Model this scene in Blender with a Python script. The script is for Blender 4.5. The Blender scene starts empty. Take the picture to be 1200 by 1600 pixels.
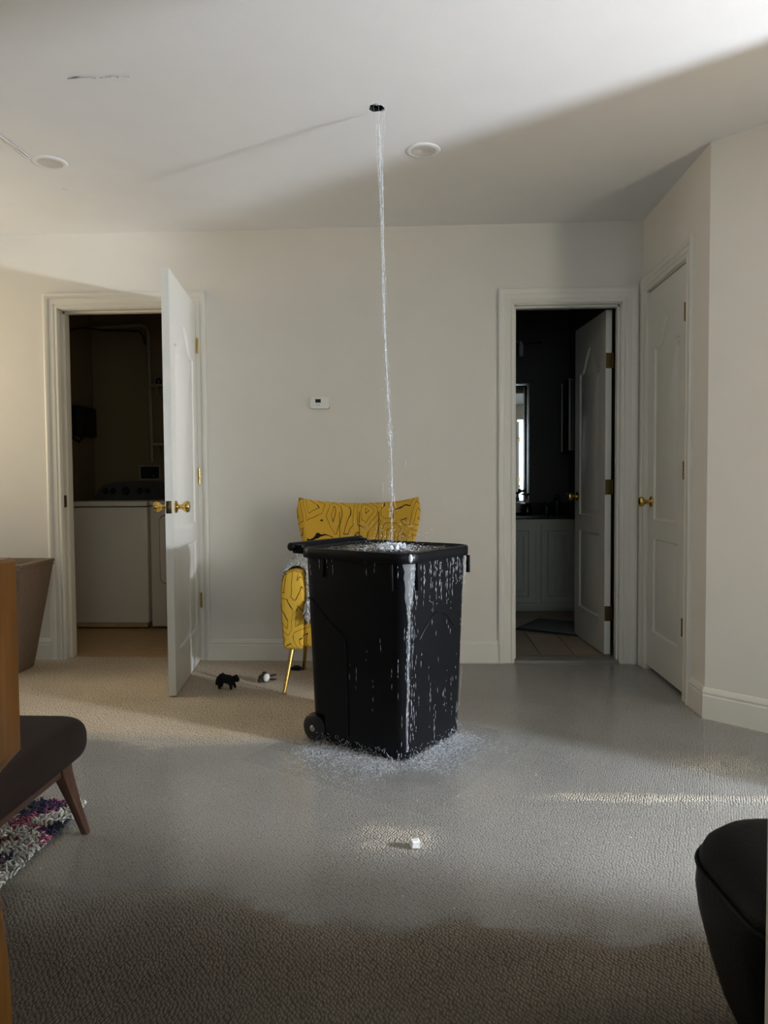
import bpy, bmesh, math, random
from mathutils import Vector, Matrix, noise
C = bpy.context.scene.collection
PI = math.pi
random.seed(7)

# ------------------------------------------------------------------ camera
def setup_camera():
    yaw, pit, rol, D, h, f = 0.0486, 0.0409, -0.0067, 4.1844, 1.0309, 1150.0
    F = Vector((-math.sin(yaw)*math.cos(pit), math.cos(yaw)*math.cos(pit), -math.sin(pit)))
    R = Vector((math.cos(yaw), math.sin(yaw), 0)); U = R.cross(F)
    R2 = R*math.cos(rol) + U*math.sin(rol); U2 = U*math.cos(rol) - R*math.sin(rol)
    cd = bpy.data.cameras.new('camera'); co = bpy.data.objects.new('camera', cd); C.objects.link(co)
    M = Matrix((R2, U2, -F)).transposed().to_4x4(); M.translation = (0, -D, h); co.matrix_world = M
    cd.sensor_fit = 'VERTICAL'; cd.sensor_height = 36; cd.lens = f/1600*36; cd.clip_start = .02
    bpy.context.scene.camera = co
setup_camera()

# ------------------------------------------------------------------ world, light, exposure
sc = bpy.context.scene
sc.view_settings.view_transform = 'Standard'; sc.view_settings.look = 'None'
sc.view_settings.gamma = 1; sc.view_settings.use_curve_mapping = False
sc.view_settings.exposure = 0.0
w = bpy.data.worlds.new('sky'); sc.world = w; w.use_nodes = True
bg = w.node_tree.nodes['Background']; bg.inputs[0].default_value = (.62, .84, 1, 1); bg.inputs[1].default_value = 1.15

def area_light(name, loc, target, sx, sy, power, color):
    l = bpy.data.lights.new(name, 'AREA'); l.shape = 'RECTANGLE'; l.size = sx; l.size_y = sy
    l.energy = power; l.color = color
    o = bpy.data.objects.new(name, l); C.objects.link(o); o.location = loc
    o.rotation_euler = (Vector(target)-Vector(loc)).to_track_quat('-Z', 'Y').to_euler()
    return o
# bright lamp in the next room, its beam comes through the door that stands ajar in the right wall
kl = bpy.data.lights.new('hall_lamp', 'POINT'); kl.energy = 680; kl.shadow_soft_size = .08; kl.color = (.78, .875, 1)
ko = bpy.data.objects.new('hall_lamp', kl); C.objects.link(ko); ko.location = (3.4, -3.17, 1.13)
# fill light added behind the camera, then daylight of left window and outside door
area_light('added_fill_behind', (.25, -5.8, 1.55), (.3, 0, 1.3), 2.2, 1.2, 12.5, (.86, .94, 1))
area_light('left_window_daylight', (-3.62, -.62, 1.62), (0, -.62, 1.4), .76, 1.0, 31, (1, .78, .52))
area_light('glass_door_daylight', (1.80, -6.7, 1.3), (1.2, 0, 1.2), 1.0, 2.0, 13, (.70, .88, 1))

# ------------------------------------------------------------------ materials
def lin(c):
    return tuple((x/255/12.92 if x/255 <= .04045 else ((x/255+.055)/1.055)**2.4) for x in c)
def _mat(name):
    m = bpy.data.materials.new(name); m.use_nodes = True
    return m, m.node_tree.nodes, m.node_tree.links, m.node_tree.nodes['Principled BSDF']
def plain(name, rgb, rough=.5, metal=0., var=.06, vscale=6., bump=0., bscale=60., coat=0., stretch=(1, 1, 1), spec=.5):
    m, N, L, b = _mat(name)
    tc = N.new('ShaderNodeTexCoord'); mp = N.new('ShaderNodeMapping'); mp.inputs['Scale'].default_value = stretch
    L.new(tc.outputs['Object'], mp.inputs[0])
    nz = N.new('ShaderNodeTexNoise'); nz.inputs['Scale'].default_value = vscale; nz.inputs['Detail'].default_value = 4
    L.new(mp.outputs[0], nz.inputs[0])
    r = N.new('ShaderNodeValToRGB'); c = lin(rgb)
    r.color_ramp.elements[0].color = tuple(x*(1-var) for x in c)+(1,); r.color_ramp.elements[0].position = .3
    r.color_ramp.elements[1].color = tuple(min(1, x*(1+var)) for x in c)+(1,); r.color_ramp.elements[1].position = .7
    L.new(nz.outputs[0], r.inputs[0]); L.new(r.outputs[0], b.inputs['Base Color'])
    b.inputs['Roughness'].default_value = rough; b.inputs['Metallic'].default_value = metal
    b.inputs['Coat Weight'].default_value = coat; b.inputs['Coat Roughness'].default_value = .06
    b.inputs['Specular IOR Level'].default_value = spec
    if bump:
        n2 = N.new('ShaderNodeTexNoise'); n2.inputs['Scale'].default_value = bscale; L.new(mp.outputs[0], n2.inputs[0])
        bp = N.new('ShaderNodeBump'); bp.inputs['Strength'].default_value = bump; bp.inputs['Distance'].default_value = .01
        L.new(n2.outputs[0], bp.inputs['Height']); L.new(bp.outputs[0], b.inputs['Normal'])
    return m
M = {}
M['wall'] = plain('wall_paint', (227, 221, 211), .65, var=.012, bump=.05, bscale=180, spec=.25)
M['ceil'] = plain('ceiling_paint', (233, 232, 231), .8, var=.012, bump=.05, bscale=160, spec=.2)
M['trim'] = plain('trim_paint', (226, 221, 210), .38, var=.015)
M['door'] = plain('door_paint', (228, 224, 214), .34, var=.01, bump=.04, bscale=120)
M['brass'] = plain('brass', (214, 180, 105), .2, 1., var=.1)
M['darkbrass'] = plain('dull_brass', (120, 98, 60), .35, 1., var=.15)
M['chrome'] = plain('chrome', (200, 200, 200), .15, 1.)
M['gold'] = plain('gold_leg', (205, 165, 90), .25, 1.)
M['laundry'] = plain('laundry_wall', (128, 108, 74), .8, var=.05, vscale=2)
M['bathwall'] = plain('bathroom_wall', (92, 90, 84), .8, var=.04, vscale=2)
M['vinyl'] = plain('vinyl_floor', (190, 156, 110), .45, var=.12, vscale=9, stretch=(1, 4, 1))
M['tile'] = plain('floor_tile', (166, 146, 124), .35, var=.08, vscale=5)
M['grout'] = plain('grout', (70, 62, 54), .9)
M['appl'] = plain('appliance_enamel', (222, 212, 196), .3, var=.015)
M['applgrey'] = plain('console_grey', (70, 68, 64), .35)
M['black'] = plain('black_rubber', (14, 14, 15), .5)
M['pipe'] = plain('grey_pipe', (150, 138, 112), .5)
M['vanity'] = plain('vanity_paint', (186, 183, 168), .42, var=.02)
M['counter'] = plain('counter_stone', (64, 60, 54), .22, var=.3, vscale=40)
M['mat'] = plain('bath_mat', (104, 106, 104), .95, var=.1, vscale=60, bump=.4, bscale=300)
M['matedge'] = plain('bath_mat_border', (34, 34, 35), .95)
M['taupe'] = plain('taupe_fabric', (132, 112, 96), .85, var=.08, vscale=40, bump=.25, bscale=400)
M['bench'] = plain('dark_brown_fabric', (34, 23, 19), .85, var=.12, vscale=30, bump=.2, bscale=500, spec=.3)
M['walnut'] = plain('walnut_wood', (74, 48, 36), .42, var=.25, vscale=5, stretch=(12, 12, 1.2))
M['honey'] = plain('honey_wood', (112, 74, 28), .38, var=.2, vscale=4, stretch=(14, 14, 1.0))
M['leather'] = plain('black_leather', (7, 7, 7), .5, var=.2, bump=.15, bscale=250, spec=.12)
M['chip'] = plain('plaster_chip', (235, 233, 228), .9, bump=.3)
M['plush'] = plain('black_plush', (10, 9, 9), .95, var=.2, vscale=80, bump=.6, bscale=300)
M['brownplush'] = plain('brown_plush', (66, 54, 44), .95, var=.3, vscale=80, bump=.6, bscale=300)
M['whiteplush'] = plain('white_plush', (240, 234, 226), .9, bump=.3, bscale=200)
M['white'] = plain('white_plastic', (232, 230, 220), .35)
M['screen'] = plain('lcd_screen', (30, 36, 30), .2)
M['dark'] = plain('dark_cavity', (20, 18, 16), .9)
M['bottle'] = plain('dark_bottle', (14, 13, 14), .25)
M['pinkish'] = plain('pink_ceramic', (190, 158, 148), .35)
M['glaze'] = plain('dark_glaze', (28, 30, 40), .3)
M['binwheel'] = plain('wheel_plastic', (12, 12, 13), .45)
M['marble'] = plain('threshold_marble', (128, 124, 116), .3, var=.1, vscale=20)
M['lens'] = plain('frosted_lens', (204, 200, 194), .4)
M['peel'] = plain('peeling_paint', (206, 202, 198), .9)

def fur_mat():
    m, N, L, b = _mat('fur'); b.inputs['Roughness'].default_value = .9
    a = N.new('ShaderNodeAttribute'); a.attribute_name = 'tint'; L.new(a.outputs['Color'], b.inputs['Base Color'])
    return m
M['fur'] = fur_mat()

def bin_mat():
    m, N, L, b = _mat('bin_plastic')
    b.inputs['Base Color'].default_value = (.0045, .0049, .0062, 1); b.inputs['Roughness'].default_value = .42; b.inputs['Specular IOR Level'].default_value = .11
    b.inputs['Coat Weight'].default_value = .10; b.inputs['Coat Roughness'].default_value = .10
    tc = N.new('ShaderNodeTexCoord'); mp = N.new('ShaderNodeMapping'); mp.inputs['Scale'].default_value = (34, 34, 2.2)
    L.new(tc.outputs['Object'], mp.inputs[0])
    nz = N.new('ShaderNodeTexNoise'); nz.inputs['Scale'].default_value = 1; nz.inputs['Detail'].default_value = 5
    L.new(mp.outputs[0], nz.inputs[0])
    bp = N.new('ShaderNodeBump'); bp.inputs['Strength'].default_value = .35; bp.inputs['Distance'].default_value = .006
    L.new(nz.outputs[0], bp.inputs['Height']); L.new(bp.outputs[0], b.inputs['Coat Normal'])
    return m
M['bin'] = bin_mat()

def carpet_mat():
    m, N, L, b = _mat('loop_carpet')
    tc = N.new('ShaderNodeTexCoord'); mp = N.new('ShaderNodeMapping')
    mp.inputs['Rotation'].default_value = (0, 0, .62); mp.inputs['Scale'].default_value = (150, 82, 1)
    L.new(tc.outputs['Object'], mp.inputs[0])
    nz = N.new('ShaderNodeTexNoise'); nz.inputs['Scale'].default_value = 26; nz.inputs['Detail'].default_value = 3
    L.new(tc.outputs['Object'], nz.inputs[0])
    mixv = N.new('ShaderNodeVectorMath'); mixv.operation = 'MULTIPLY_ADD'
    L.new(nz.outputs['Color'], mixv.inputs[0]); mixv.inputs[1].default_value = (1.4, 1.4, 0); L.new(mp.outputs[0], mixv.inputs[2])
    v = N.new('ShaderNodeTexVoronoi'); v.feature = 'F1'; v.voronoi_dimensions = '2D'; v.inputs['Scale'].default_value = 1
    v.inputs['Randomness'].default_value = .55; L.new(mixv.outputs[0], v.inputs['Vector'])
    a = N.new('ShaderNodeAttribute'); a.attribute_name = 'wet'
    rd = N.new('ShaderNodeValToRGB'); rd.color_ramp.elements[0].color = lin((236, 219, 194))+(1,); rd.color_ramp.elements[1].color = lin((128, 114, 96))+(1,)
    rd.color_ramp.elements[0].position = .15; rd.color_ramp.elements[1].position = .85; L.new(v.outputs['Distance'], rd.inputs[0])
    rw = N.new('ShaderNodeValToRGB'); rw.color_ramp.elements[0].color = lin((190, 184, 173))+(1,); rw.color_ramp.elements[1].color = lin((132, 126, 116))+(1,)
    rw.color_ramp.elements[0].position = .15; rw.color_ramp.elements[1].position = .9; L.new(v.outputs['Distance'], rw.inputs[0])
    mx = N.new('ShaderNodeMix'); mx.data_type = 'RGBA'; L.new(a.outputs['Fac'], mx.inputs[0])
    L.new(rd.outputs[0], mx.inputs[6]); L.new(rw.outputs[0], mx.inputs[7])
    n3 = N.new('ShaderNodeTexNoise'); n3.inputs['Scale'].default_value = 2.3; n3.inputs['Detail'].default_value = 6
    L.new(tc.outputs['Object'], n3.inputs[0])
    r3 = N.new('ShaderNodeValToRGB'); r3.color_ramp.elements[0].color = (.84, .83, .81, 1); r3.color_ramp.elements[1].color = (1, 1, 1, 1)
    r3.color_ramp.elements[0].position = .35; r3.color_ramp.elements[1].position = .65; L.new(n3.outputs[0], r3.inputs[0])
    sk = N.new('ShaderNodeAttribute'); sk.attribute_name = 'near_dark'
    ms = N.new('ShaderNodeMix'); ms.data_type = 'RGBA'; L.new(sk.outputs['Fac'], ms.inputs[0]); L.new(mx.outputs[2], ms.inputs[6])
    rs = N.new('ShaderNodeValToRGB'); rs.color_ramp.elements[0].color = lin((100, 92, 80))+(1,); rs.color_ramp.elements[1].color = lin((64, 58, 49))+(1,)
    rs.color_ramp.elements[0].position = .15; rs.color_ramp.elements[1].position = .9; L.new(v.outputs['Distance'], rs.inputs[0]); L.new(rs.outputs[0], ms.inputs[7])
    m2 = N.new('ShaderNodeMix'); m2.data_type = 'RGBA'; m2.blend_type = 'MULTIPLY'; m2.inputs[0].default_value = 1
    L.new(ms.outputs[2], m2.inputs[6]); L.new(r3.outputs[0], m2.inputs[7]); L.new(m2.outputs[2], b.inputs['Base Color'])
    b.inputs['Roughness'].default_value = .95; b.inputs['Specular IOR Level'].default_value = .15
    inv = N.new('ShaderNodeMath'); inv.operation = 'SUBTRACT'; inv.inputs[0].default_value = 1; L.new(v.outputs['Distance'], inv.inputs[1])
    bp = N.new('ShaderNodeBump'); bp.inputs['Strength'].default_value = .9; bp.inputs['Distance'].default_value = .0050
    L.new(inv.outputs[0], bp.inputs['Height']); L.new(bp.outputs[0], b.inputs['Normal'])
    return m
M['carpet'] = carpet_mat()

def water_mat(name, bumps, tint=(.93, .95, .96), rough=.05, ior=1.33, cap=.9, murk=0., depth=False):
    m, N, L, b = _mat(name); N.remove(b); out = N['Material Output']
    tc = N.new('ShaderNodeTexCoord'); prev = None
    for scale, dist in bumps:
        nz = N.new('ShaderNodeTexNoise'); nz.inputs['Scale'].default_value = scale; nz.inputs['Detail'].default_value = 3
        L.new(tc.outputs['Object'], nz.inputs[0])
        bp = N.new('ShaderNodeBump'); bp.inputs['Strength'].default_value = 1; bp.inputs['Distance'].default_value = dist
        L.new(nz.outputs[0], bp.inputs['Height'])
        if prev: L.new(prev.outputs[0], bp.inputs['Normal'])
        prev = bp
    gl = N.new('ShaderNodeBsdfGlossy'); gl.inputs['Roughness'].default_value = rough; L.new(prev.outputs[0], gl.inputs['Normal'])
    tr = N.new('ShaderNodeBsdfTransparent'); tr.inputs[0].default_value = tint+(1,)
    fr = N.new('ShaderNodeFresnel'); fr.inputs['IOR'].default_value = ior; L.new(prev.outputs[0], fr.inputs['Normal'])
    cl = N.new('ShaderNodeMath'); cl.operation = 'MINIMUM'; cl.inputs[1].default_value = cap; L.new(fr.outputs[0], cl.inputs[0])
    df = N.new('ShaderNodeBsdfDiffuse'); df.inputs[0].default_value = (.63, .625, .61, 1)
    m0 = N.new('ShaderNodeMixShader'); m0.inputs[0].default_value = murk; L.new(tr.outputs[0], m0.inputs[1]); L.new(df.outputs[0], m0.inputs[2])
    mx = N.new('ShaderNodeMixShader'); L.new(cl.outputs[0], mx.inputs[0]); L.new(m0.outputs[0], mx.inputs[1]); L.new(gl.outputs[0], mx.inputs[2])
    if depth:   # the film is clearest and dullest where it thins out over the pile
        at = N.new('ShaderNodeAttribute'); at.attribute_name = 'depth'
        for sk, val in ((cl.outputs[0], mx.inputs[0]), (None, m0.inputs[0])):
            mu = N.new('ShaderNodeMath'); mu.operation = 'MULTIPLY'; L.new(at.outputs['Fac'], mu.inputs[0])
            if sk: L.new(sk, mu.inputs[1])
            else: mu.inputs[1].default_value = murk
            L.new(mu.outputs[0], val)
    L.new(mx.outputs[0], out.inputs[0])
    return m
M['flood'] = water_mat('shallow_water', [(5, .004), (55, .0010), (170, .0004)], tint=(.95, .96, .97), rough=.09, ior=1.42, cap=.36, murk=.22, depth=True)
M['churn'] = water_mat('churned_water', [(90, .006), (240, .003)], tint=(.95, .96, .97), rough=.08, ior=1.42, cap=.5, murk=.24, depth=True)
M['binwater'] = water_mat('bin_water', [(14, .02), (60, .006)], tint=(.22, .25, .28), rough=.06)
def white_mat(name, alpha, rough=.12):
    m, N, L, b = _mat(name)
    b.inputs['Base Color'].default_value = (.9, .93, .97, 1); b.inputs['Roughness'].default_value = rough  # white body: froth in the splash, highlights put into colour on clear water
    b.inputs['Alpha'].default_value = alpha; b.inputs['IOR'].default_value = 1.33
    b.inputs['Coat Weight'].default_value = .6; b.inputs['Coat Roughness'].default_value = .03
    return m
M['stream'] = white_mat('falling_water', .34)
M['veil'] = white_mat('water_highlight_film', .22)
M['froth'] = white_mat('froth', .72)
M['drop'] = white_mat('droplets', .66)

def print_mat():
    m, N, L, b = _mat('mustard_print_fabric')
    b.inputs['Roughness'].default_value = .85; b.inputs['Specular IOR Level'].default_value = .2
    tc = N.new('ShaderNodeTexCoord')
    nz = N.new('ShaderNodeTexNoise'); nz.inputs['Scale'].default_value = 7; nz.inputs['Detail'].default_value = 2
    L.new(tc.outputs['Object'], nz.inputs[0])
    ad = N.new('ShaderNodeVectorMath'); ad.operation = 'MULTIPLY_ADD'; L.new(nz.outputs['Color'], ad.inputs[0])
    ad.inputs[1].default_value = (.055, .055, .055); L.new(tc.outputs['Object'], ad.inputs[2])
    mp = N.new('ShaderNodeMapping'); mp.inputs['Scale'].default_value = (8.6, 5.0, 6.0); L.new(ad.outputs[0], mp.inputs[0])
    v = N.new('ShaderNodeTexVoronoi'); v.feature = 'DISTANCE_TO_EDGE'; v.inputs['Scale'].default_value = 1; v.inputs['Randomness'].default_value = .85
    L.new(mp.outputs[0], v.inputs['Vector'])
    mu = N.new('ShaderNodeMath'); mu.operation = 'MULTIPLY'; mu.inputs[1].default_value = 6.2; L.new(v.outputs['Distance'], mu.inputs[0])
    fr = N.new('ShaderNodeMath'); fr.operation = 'FRACT'; L.new(mu.outputs[0], fr.inputs[0])
    r = N.new('ShaderNodeValToRGB'); cr = r.color_ramp
    cr.elements[0].position = .448; cr.elements[0].color = lin((214, 168, 58))+(1,)
    cr.elements[1].position = .466; cr.elements[1].color = (.012, .008, .006, 1)
    e = cr.elements.new(.542); e.color = (.012, .008, .006, 1); e = cr.elements.new(.560); e.color = lin((214, 168, 58))+(1,)
    L.new(fr.outputs[0], r.inputs[0]); L.new(r.outputs[0], b.inputs['Base Color'])
    return m
M['print'] = print_mat()
def mirror_mat():
    m, N, L, b = _mat('mirror_glass'); b.inputs['Metallic'].default_value = 1; b.inputs['Roughness'].default_value = .01
    b.inputs['Base Color'].default_value = (.82, .85, .84, 1)
    return m
M['mirror'] = mirror_mat()
def glass_mat():
    m, N, L, b = _mat('clear_glass'); N.remove(b); out = N['Material Output']
    gl = N.new('ShaderNodeBsdfGlossy'); gl.inputs['Roughness'].default_value = .02
    tr = N.new('ShaderNodeBsdfTransparent'); tr.inputs[0].default_value = (.95, .97, .96, 1)
    fr = N.new('ShaderNodeFresnel'); fr.inputs['IOR'].default_value = 1.45
    mx = N.new('ShaderNodeMixShader'); L.new(fr.outputs[0], mx.inputs[0]); L.new(tr.outputs[0], mx.inputs[1]); L.new(gl.outputs[0], mx.inputs[2])
    L.new(mx.outputs[0], out.inputs[0]); return m
M['glass'] = glass_mat()

# ------------------------------------------------------------------ mesh helpers
def nb(): return bmesh.new()
def obj(name, bm, mat, parent=None, sharp=40, smooth=True):
    me = bpy.data.meshes.new(name); bm.to_mesh(me); bm.free()
    me.materials.append(M[mat] if isinstance(mat, str) else mat)
    if smooth and len(me.polygons):
        me.polygons.foreach_set('use_smooth', [True]*len(me.polygons)); me.set_sharp_from_angle(angle=math.radians(sharp))
    o = bpy.data.objects.new(name, me); C.objects.link(o)
    if parent: o.parent = parent
    return o
def tag(o, label, cat, group=None, kind=None):
    o['label'] = label; o['category'] = cat
    if group: o['group'] = group
    if kind: o['kind'] = kind
    return o
def thing(name, label, cat, loc=(0, 0, 0), rz=0, group=None):
    o = bpy.data.objects.new(name, None); C.objects.link(o); o.empty_display_size = .05
    o.location = loc; o.rotation_euler = (0, 0, rz)
    return tag(o, label, cat, group)
def struct(name, bm, mat, parent=None, sharp=30):
    o = obj(name, bm, mat, parent, sharp); o['kind'] = 'structure'; return o
def merge(bm, tmp, mtx=None):
    if mtx is not None: tmp.transform(mtx)
    me = bpy.data.meshes.new('tmp'); tmp.to_mesh(me); tmp.free(); bm.from_mesh(me); bpy.data.meshes.remove(me)
def box(bm, lo, hi, bev=0., seg=2, mtx=None):
    t = nb(); bmesh.ops.create_cube(t, size=1)
    for v in t.verts: v.co = Vector([(lo[i]+hi[i])/2 + v.co[i]*(hi[i]-lo[i]) for i in range(3)])
    if bev: bmesh.ops.bevel(t, geom=t.edges[:], offset=bev, segments=seg, profile=.5, affect='EDGES')
    merge(bm, t, mtx)
def loft(bm, rings, caps=True, closed=True):
    R = [[bm.verts.new(p) for p in r] for r in rings]; n = len(R[0])
    for a, b in zip(R, R[1:]):
        for i in range(n if closed else n-1):
            bm.faces.new((a[i], a[(i+1) % n], b[(i+1) % n], b[i]))
    if caps and closed:
        bm.faces.new(R[0][::-1]); bm.faces.new(R[-1])
def tube(bm, pts, rad, seg=8, caps=True):
    pts = [Vector(p) for p in pts]; n = len(pts)
    rs = [rad]*n if not hasattr(rad, '__len__') else rad
    rings = []; T = None; X = None
    for i, p in enumerate(pts):
        t = (pts[min(i+1, n-1)]-pts[max(i-1, 0)]).normalized()
        if X is None: X = t.orthogonal().normalized()
        else:
            X = (X - t*X.dot(t)); X = X.normalized() if X.length > 1e-6 else t.orthogonal().normalized()
        Y = t.cross(X)
        rings.append([p + (X*math.cos(2*PI*k/seg)+Y*math.sin(2*PI*k/seg))*rs[i] for k in range(seg)])
    loft(bm, rings, caps)
def lathe(bm, prof, seg=24, mtx=None, caps=True):
    t = nb(); loft(t, [[(r*math.cos(2*PI*k/seg), r*math.sin(2*PI*k/seg), z) for k in range(seg)] for r, z in prof], caps); merge(bm, t, mtx)
def prism(bm, poly, z0, z1, mtx=None):
    t = nb(); loft(t, [[(x, y, z0) for x, y in poly], [(x, y, z1) for x, y in poly]]); merge(bm, t, mtx)
def blob(bm, c, r, seg=10, rings=6, mtx=None):
    t = nb(); bmesh.ops.create_uvsphere(t, u_segments=seg, v_segments=rings, radius=1)
    for v in t.verts: v.co = Vector((v.co.x*r[0], v.co.y*r[1], v.co.z*r[2]))
    if mtx is not None: t.transform(mtx)
    t.transform(Matrix.Translation(c)); merge(bm, t)
def rrect(a, b, r, n=6):
    pts = []
    for cx, cy, a0 in ((a-r, b-r, 0), (-a+r, b-r, PI/2), (-a+r, -b+r, PI), (a-r, -b+r, 1.5*PI)):
        for k in range(n+1):
            t = a0+k*PI/2/n; pts.append((cx+r*math.cos(t), cy+r*math.sin(t)))
    return pts
def raw(name, V, Fs, mat, parent=None, smooth=True):
    me = bpy.data.meshes.new(name); me.from_pydata(V, [], Fs); me.update()
    me.materials.append(M[mat])
    if smooth: me.polygons.foreach_set('use_smooth', [True]*len(me.polygons))
    o = bpy.data.objects.new(name, me); C.objects.link(o)
    if parent: o.parent = parent
    return o

# ------------------------------------------------------------------ room shell
H = 2.46
XL, XR, YB = -3.4, 2.0, -5.6
# floor height and wetness: the flooded part lies a few millimetres below the water level (z = 0)
def sm(t): t = max(0, min(1, t)); return t*t*(3-2*t)
def fnoise(x, y, s, o=0): return noise.noise(Vector((x*s+o, y*s-o, o*.7)))
BUMPS = [(-.10, -2.09, .15, .10, .011), (1.08, -1.48, .20, .12, .010), (-1.06, -1.38, .12, .05, .009),
         (-.62, -2.50, .16, .10, .008), (.95, -1.79, .42, .028, .012), (.62, -1.80, .20, .04, .011), (-1.15, -1.62, .05, .02, .008), (.45, -2.5, .2, .12, .004)]
def shore(x, y):
    """> 0 on dry carpet, < 0 under water, in metres"""
    n = .10*fnoise(x, y, 2.2, 3.1) + .045*fnoise(x, y, 7, 1.7) + .02*fnoise(x, y, 22, 4)
    back = -1.34 if x < -.45 else -1.34 + (x+.45)*3.4
    d1 = (y-back) * (1 if x < -.45 else .3)
    front = -2.44 - .06*sm((x+.75)/.5)
    d2 = front - y
    return max(d1, d2) + n*(.6 if d1 > d2 else 1.2)
def floor_z(x, y):
    z = .0055*(2*sm((shore(x, y)+.05)/.10)-1) + .0012*fnoise(x, y, 9, 8)
    for bx, by, sx, sy, hh in BUMPS:
        z += hh*math.exp(-((x-bx)/sx)**2-((y-by)/sy)**2)*(.75+.6*fnoise(x, y, 24, 2))
    return z
def build_floor():
    x0, x1, y0, y1, st = XL, 2.12, YB-.1, .05, .025
    nx, ny = int((x1-x0)/st)+1, int((y1-y0)/st)+1
    V = []; wet = []; near_dark = []
    for j in range(ny+1):
        for i in range(nx+1):
            x = min(x0+i*st, x1); y = min(y0+j*st, y1)
            V.append((x, y, floor_z(x, y)))
            near_dark.append(sm((-2.06-y+.10*fnoise(x, y, 2.5, 5)+.03*fnoise(x, y, 8, 2))/.60))  # carpet colour darkens gradually towards the camera
            wet.append(1-sm((shore(x, y)+.01)/.12) if y > -1.9 else 1.0)
    Fs = [(j*(nx+1)+i, j*(nx+1)+i+1, (j+1)*(nx+1)+i+1, (j+1)*(nx+1)+i) for j in range(ny) for i in range(nx)]
    o = raw('floor', V, Fs, 'carpet'); o['kind'] = 'structure'
    at = o.data.attributes.new('wet', 'FLOAT', 'POINT'); at.data.foreach_set('value', wet)
    at = o.data.attributes.new('near_dark', 'FLOAT', 'POINT'); at.data.foreach_set('value', near_dark)
build_floor()
bm = nb(); box(bm, (XL-.2, YB-.2, -.2), (4.3, 2.4, -.06)); struct('floor_slab', bm, 'grout')

bm = nb()   # back wall with two door openings
T = .115
for a, b_, z0, z1 in ((XL-.1, -2.085, 0, 2.6), (-1.285, .515, 0, 2.6), (1.14, 1.36, 0, 2.6), (-2.085, -1.285, 2.05, 2.6), (.515, 1.14, 2.032, 2.6)):
    box(bm, (a, 0, z0-.05 if z0 == 0 else z0), (b_, T, z1))
struct('wall_back', bm, 'wall')
bm = nb()   # wall with the narrow closet door, square to the back wall
CX = 1.24
for a, b_, z0, z1 in ((-.94, -.705, -.05, 2.6), (-.085, 0, -.05, 2.6), (-.705, -.085, 2.062, 2.6)):
    box(bm, (CX, a, z0), (CX+T, b_, z1))
struct('wall_right', bm, 'wall')
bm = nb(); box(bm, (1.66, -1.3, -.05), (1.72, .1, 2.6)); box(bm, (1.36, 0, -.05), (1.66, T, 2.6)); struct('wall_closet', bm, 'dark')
bm = nb(); prism(bm, [(CX, -.94), (2.0, -1.70), (2.115, -1.65), (CX+T, -.89)][::-1], -.05, 2.6); struct('wall_diagonal', bm, 'wall')
bm = nb()
for a, b_, z0, z1 in ((-2.245, -1.70, -.05, 2.6), (YB-.1, -2.82, -.05, 2.6), (-2.82, -2.245, 2.04, 2.6)):
    box(bm, (XR, a, z0), (XR+T, b_, z1))
struct('wall_far_right', bm, 'wall')
bm = nb()
box(bm, (4.2, -4.3, -.1), (4.3, -1.5, 2.6)); box(bm, (XR+T, -4.3, -.1), (4.2, -4.2, 2.6)); box(bm, (XR+T, -1.6, -.1), (4.2, -1.5, 2.6))
struct('wall_hall', bm, 'wall')
bm = nb(); box(bm, (XR+T, -4.2, -.06), (4.2, -1.6, 0)); struct('floor_hall', bm, 'vinyl')
bm = nb()   # left wall with a window
for a, b_, z0, z1 in ((YB-.1, -1.05, -.05, 2.6), (-.2, 0, -.05, 2.6), (-1.05, -.2, -.05, 1.05), (-1.05, -.2, 2.15, 2.6)):
    box(bm, (XL-.1, a, z0), (XL, b_, z1))
struct('wall_left', bm, 'wall')
GX0, GX1, GZ = 1.545, 1.975, 2.20   # glass door opening behind the camera
bm = nb()   # wall behind the camera with an added window for the fill and an outside door
for a, b_, z0, z1 in ((XL, -.9, -.05, 2.6), (1.40, GX0, -.05, 2.6), (-.9, 1.40, -.05, .9), (-.9, 1.40, 2.2, 2.6), (GX1, XR, -.05, 2.6), (GX0, GX1, GZ, 2.6)):
    box(bm, (a, YB-.1, z0), (b_, YB, z1))
struct('wall_behind', bm, 'wall')
# plain frames with glass: added one behind the camera, the other on the left
def window(name, lo, hi, axis):
    bm = nb(); w_ = .045
    def bar(a0, b0, a1, b1):
        if axis == 'y': box(bm, (a0, lo[1], b0), (a1, hi[1], b1))
        else: box(bm, (lo[0], a0, b0), (hi[0], a1, b1))
    i = 0 if axis == 'y' else 1
    A0, A1, B0, B1 = lo[i], hi[i], lo[2], hi[2]
    bar(A0, B0, A1, B0+w_); bar(A0, B1-w_, A1, B1); bar(A0, B0+w_, A0+w_, B1-w_); bar(A1-w_, B0+w_, A1, B1-w_)
    mdl = (A0+A1)/2; bar(mdl-.02, B0+w_, mdl+.02, B1-w_)
    f = struct(name, bm, 'trim')
    bm = nb()
    c = (lo[1-i]+hi[1-i])/2
    for p0, p1 in ((A0+w_, mdl-.02), (mdl+.02, A1-w_)):
        if axis == 'y': box(bm, (p0, c-.003, B0+w_), (p1, c+.003, B1-w_))
        else: box(bm, (c-.003, p0, B0+w_), (c+.003, p1, B1-w_))
    obj('pane', bm, 'glass', f)
window('added_window', (-.9, YB-.08, .9), (1.40, YB-.02, 2.2), 'y')
window('window_2', (XL-.08, -1.05, 1.05), (XL-.02, -.2, 2.15), 'x')

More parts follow.
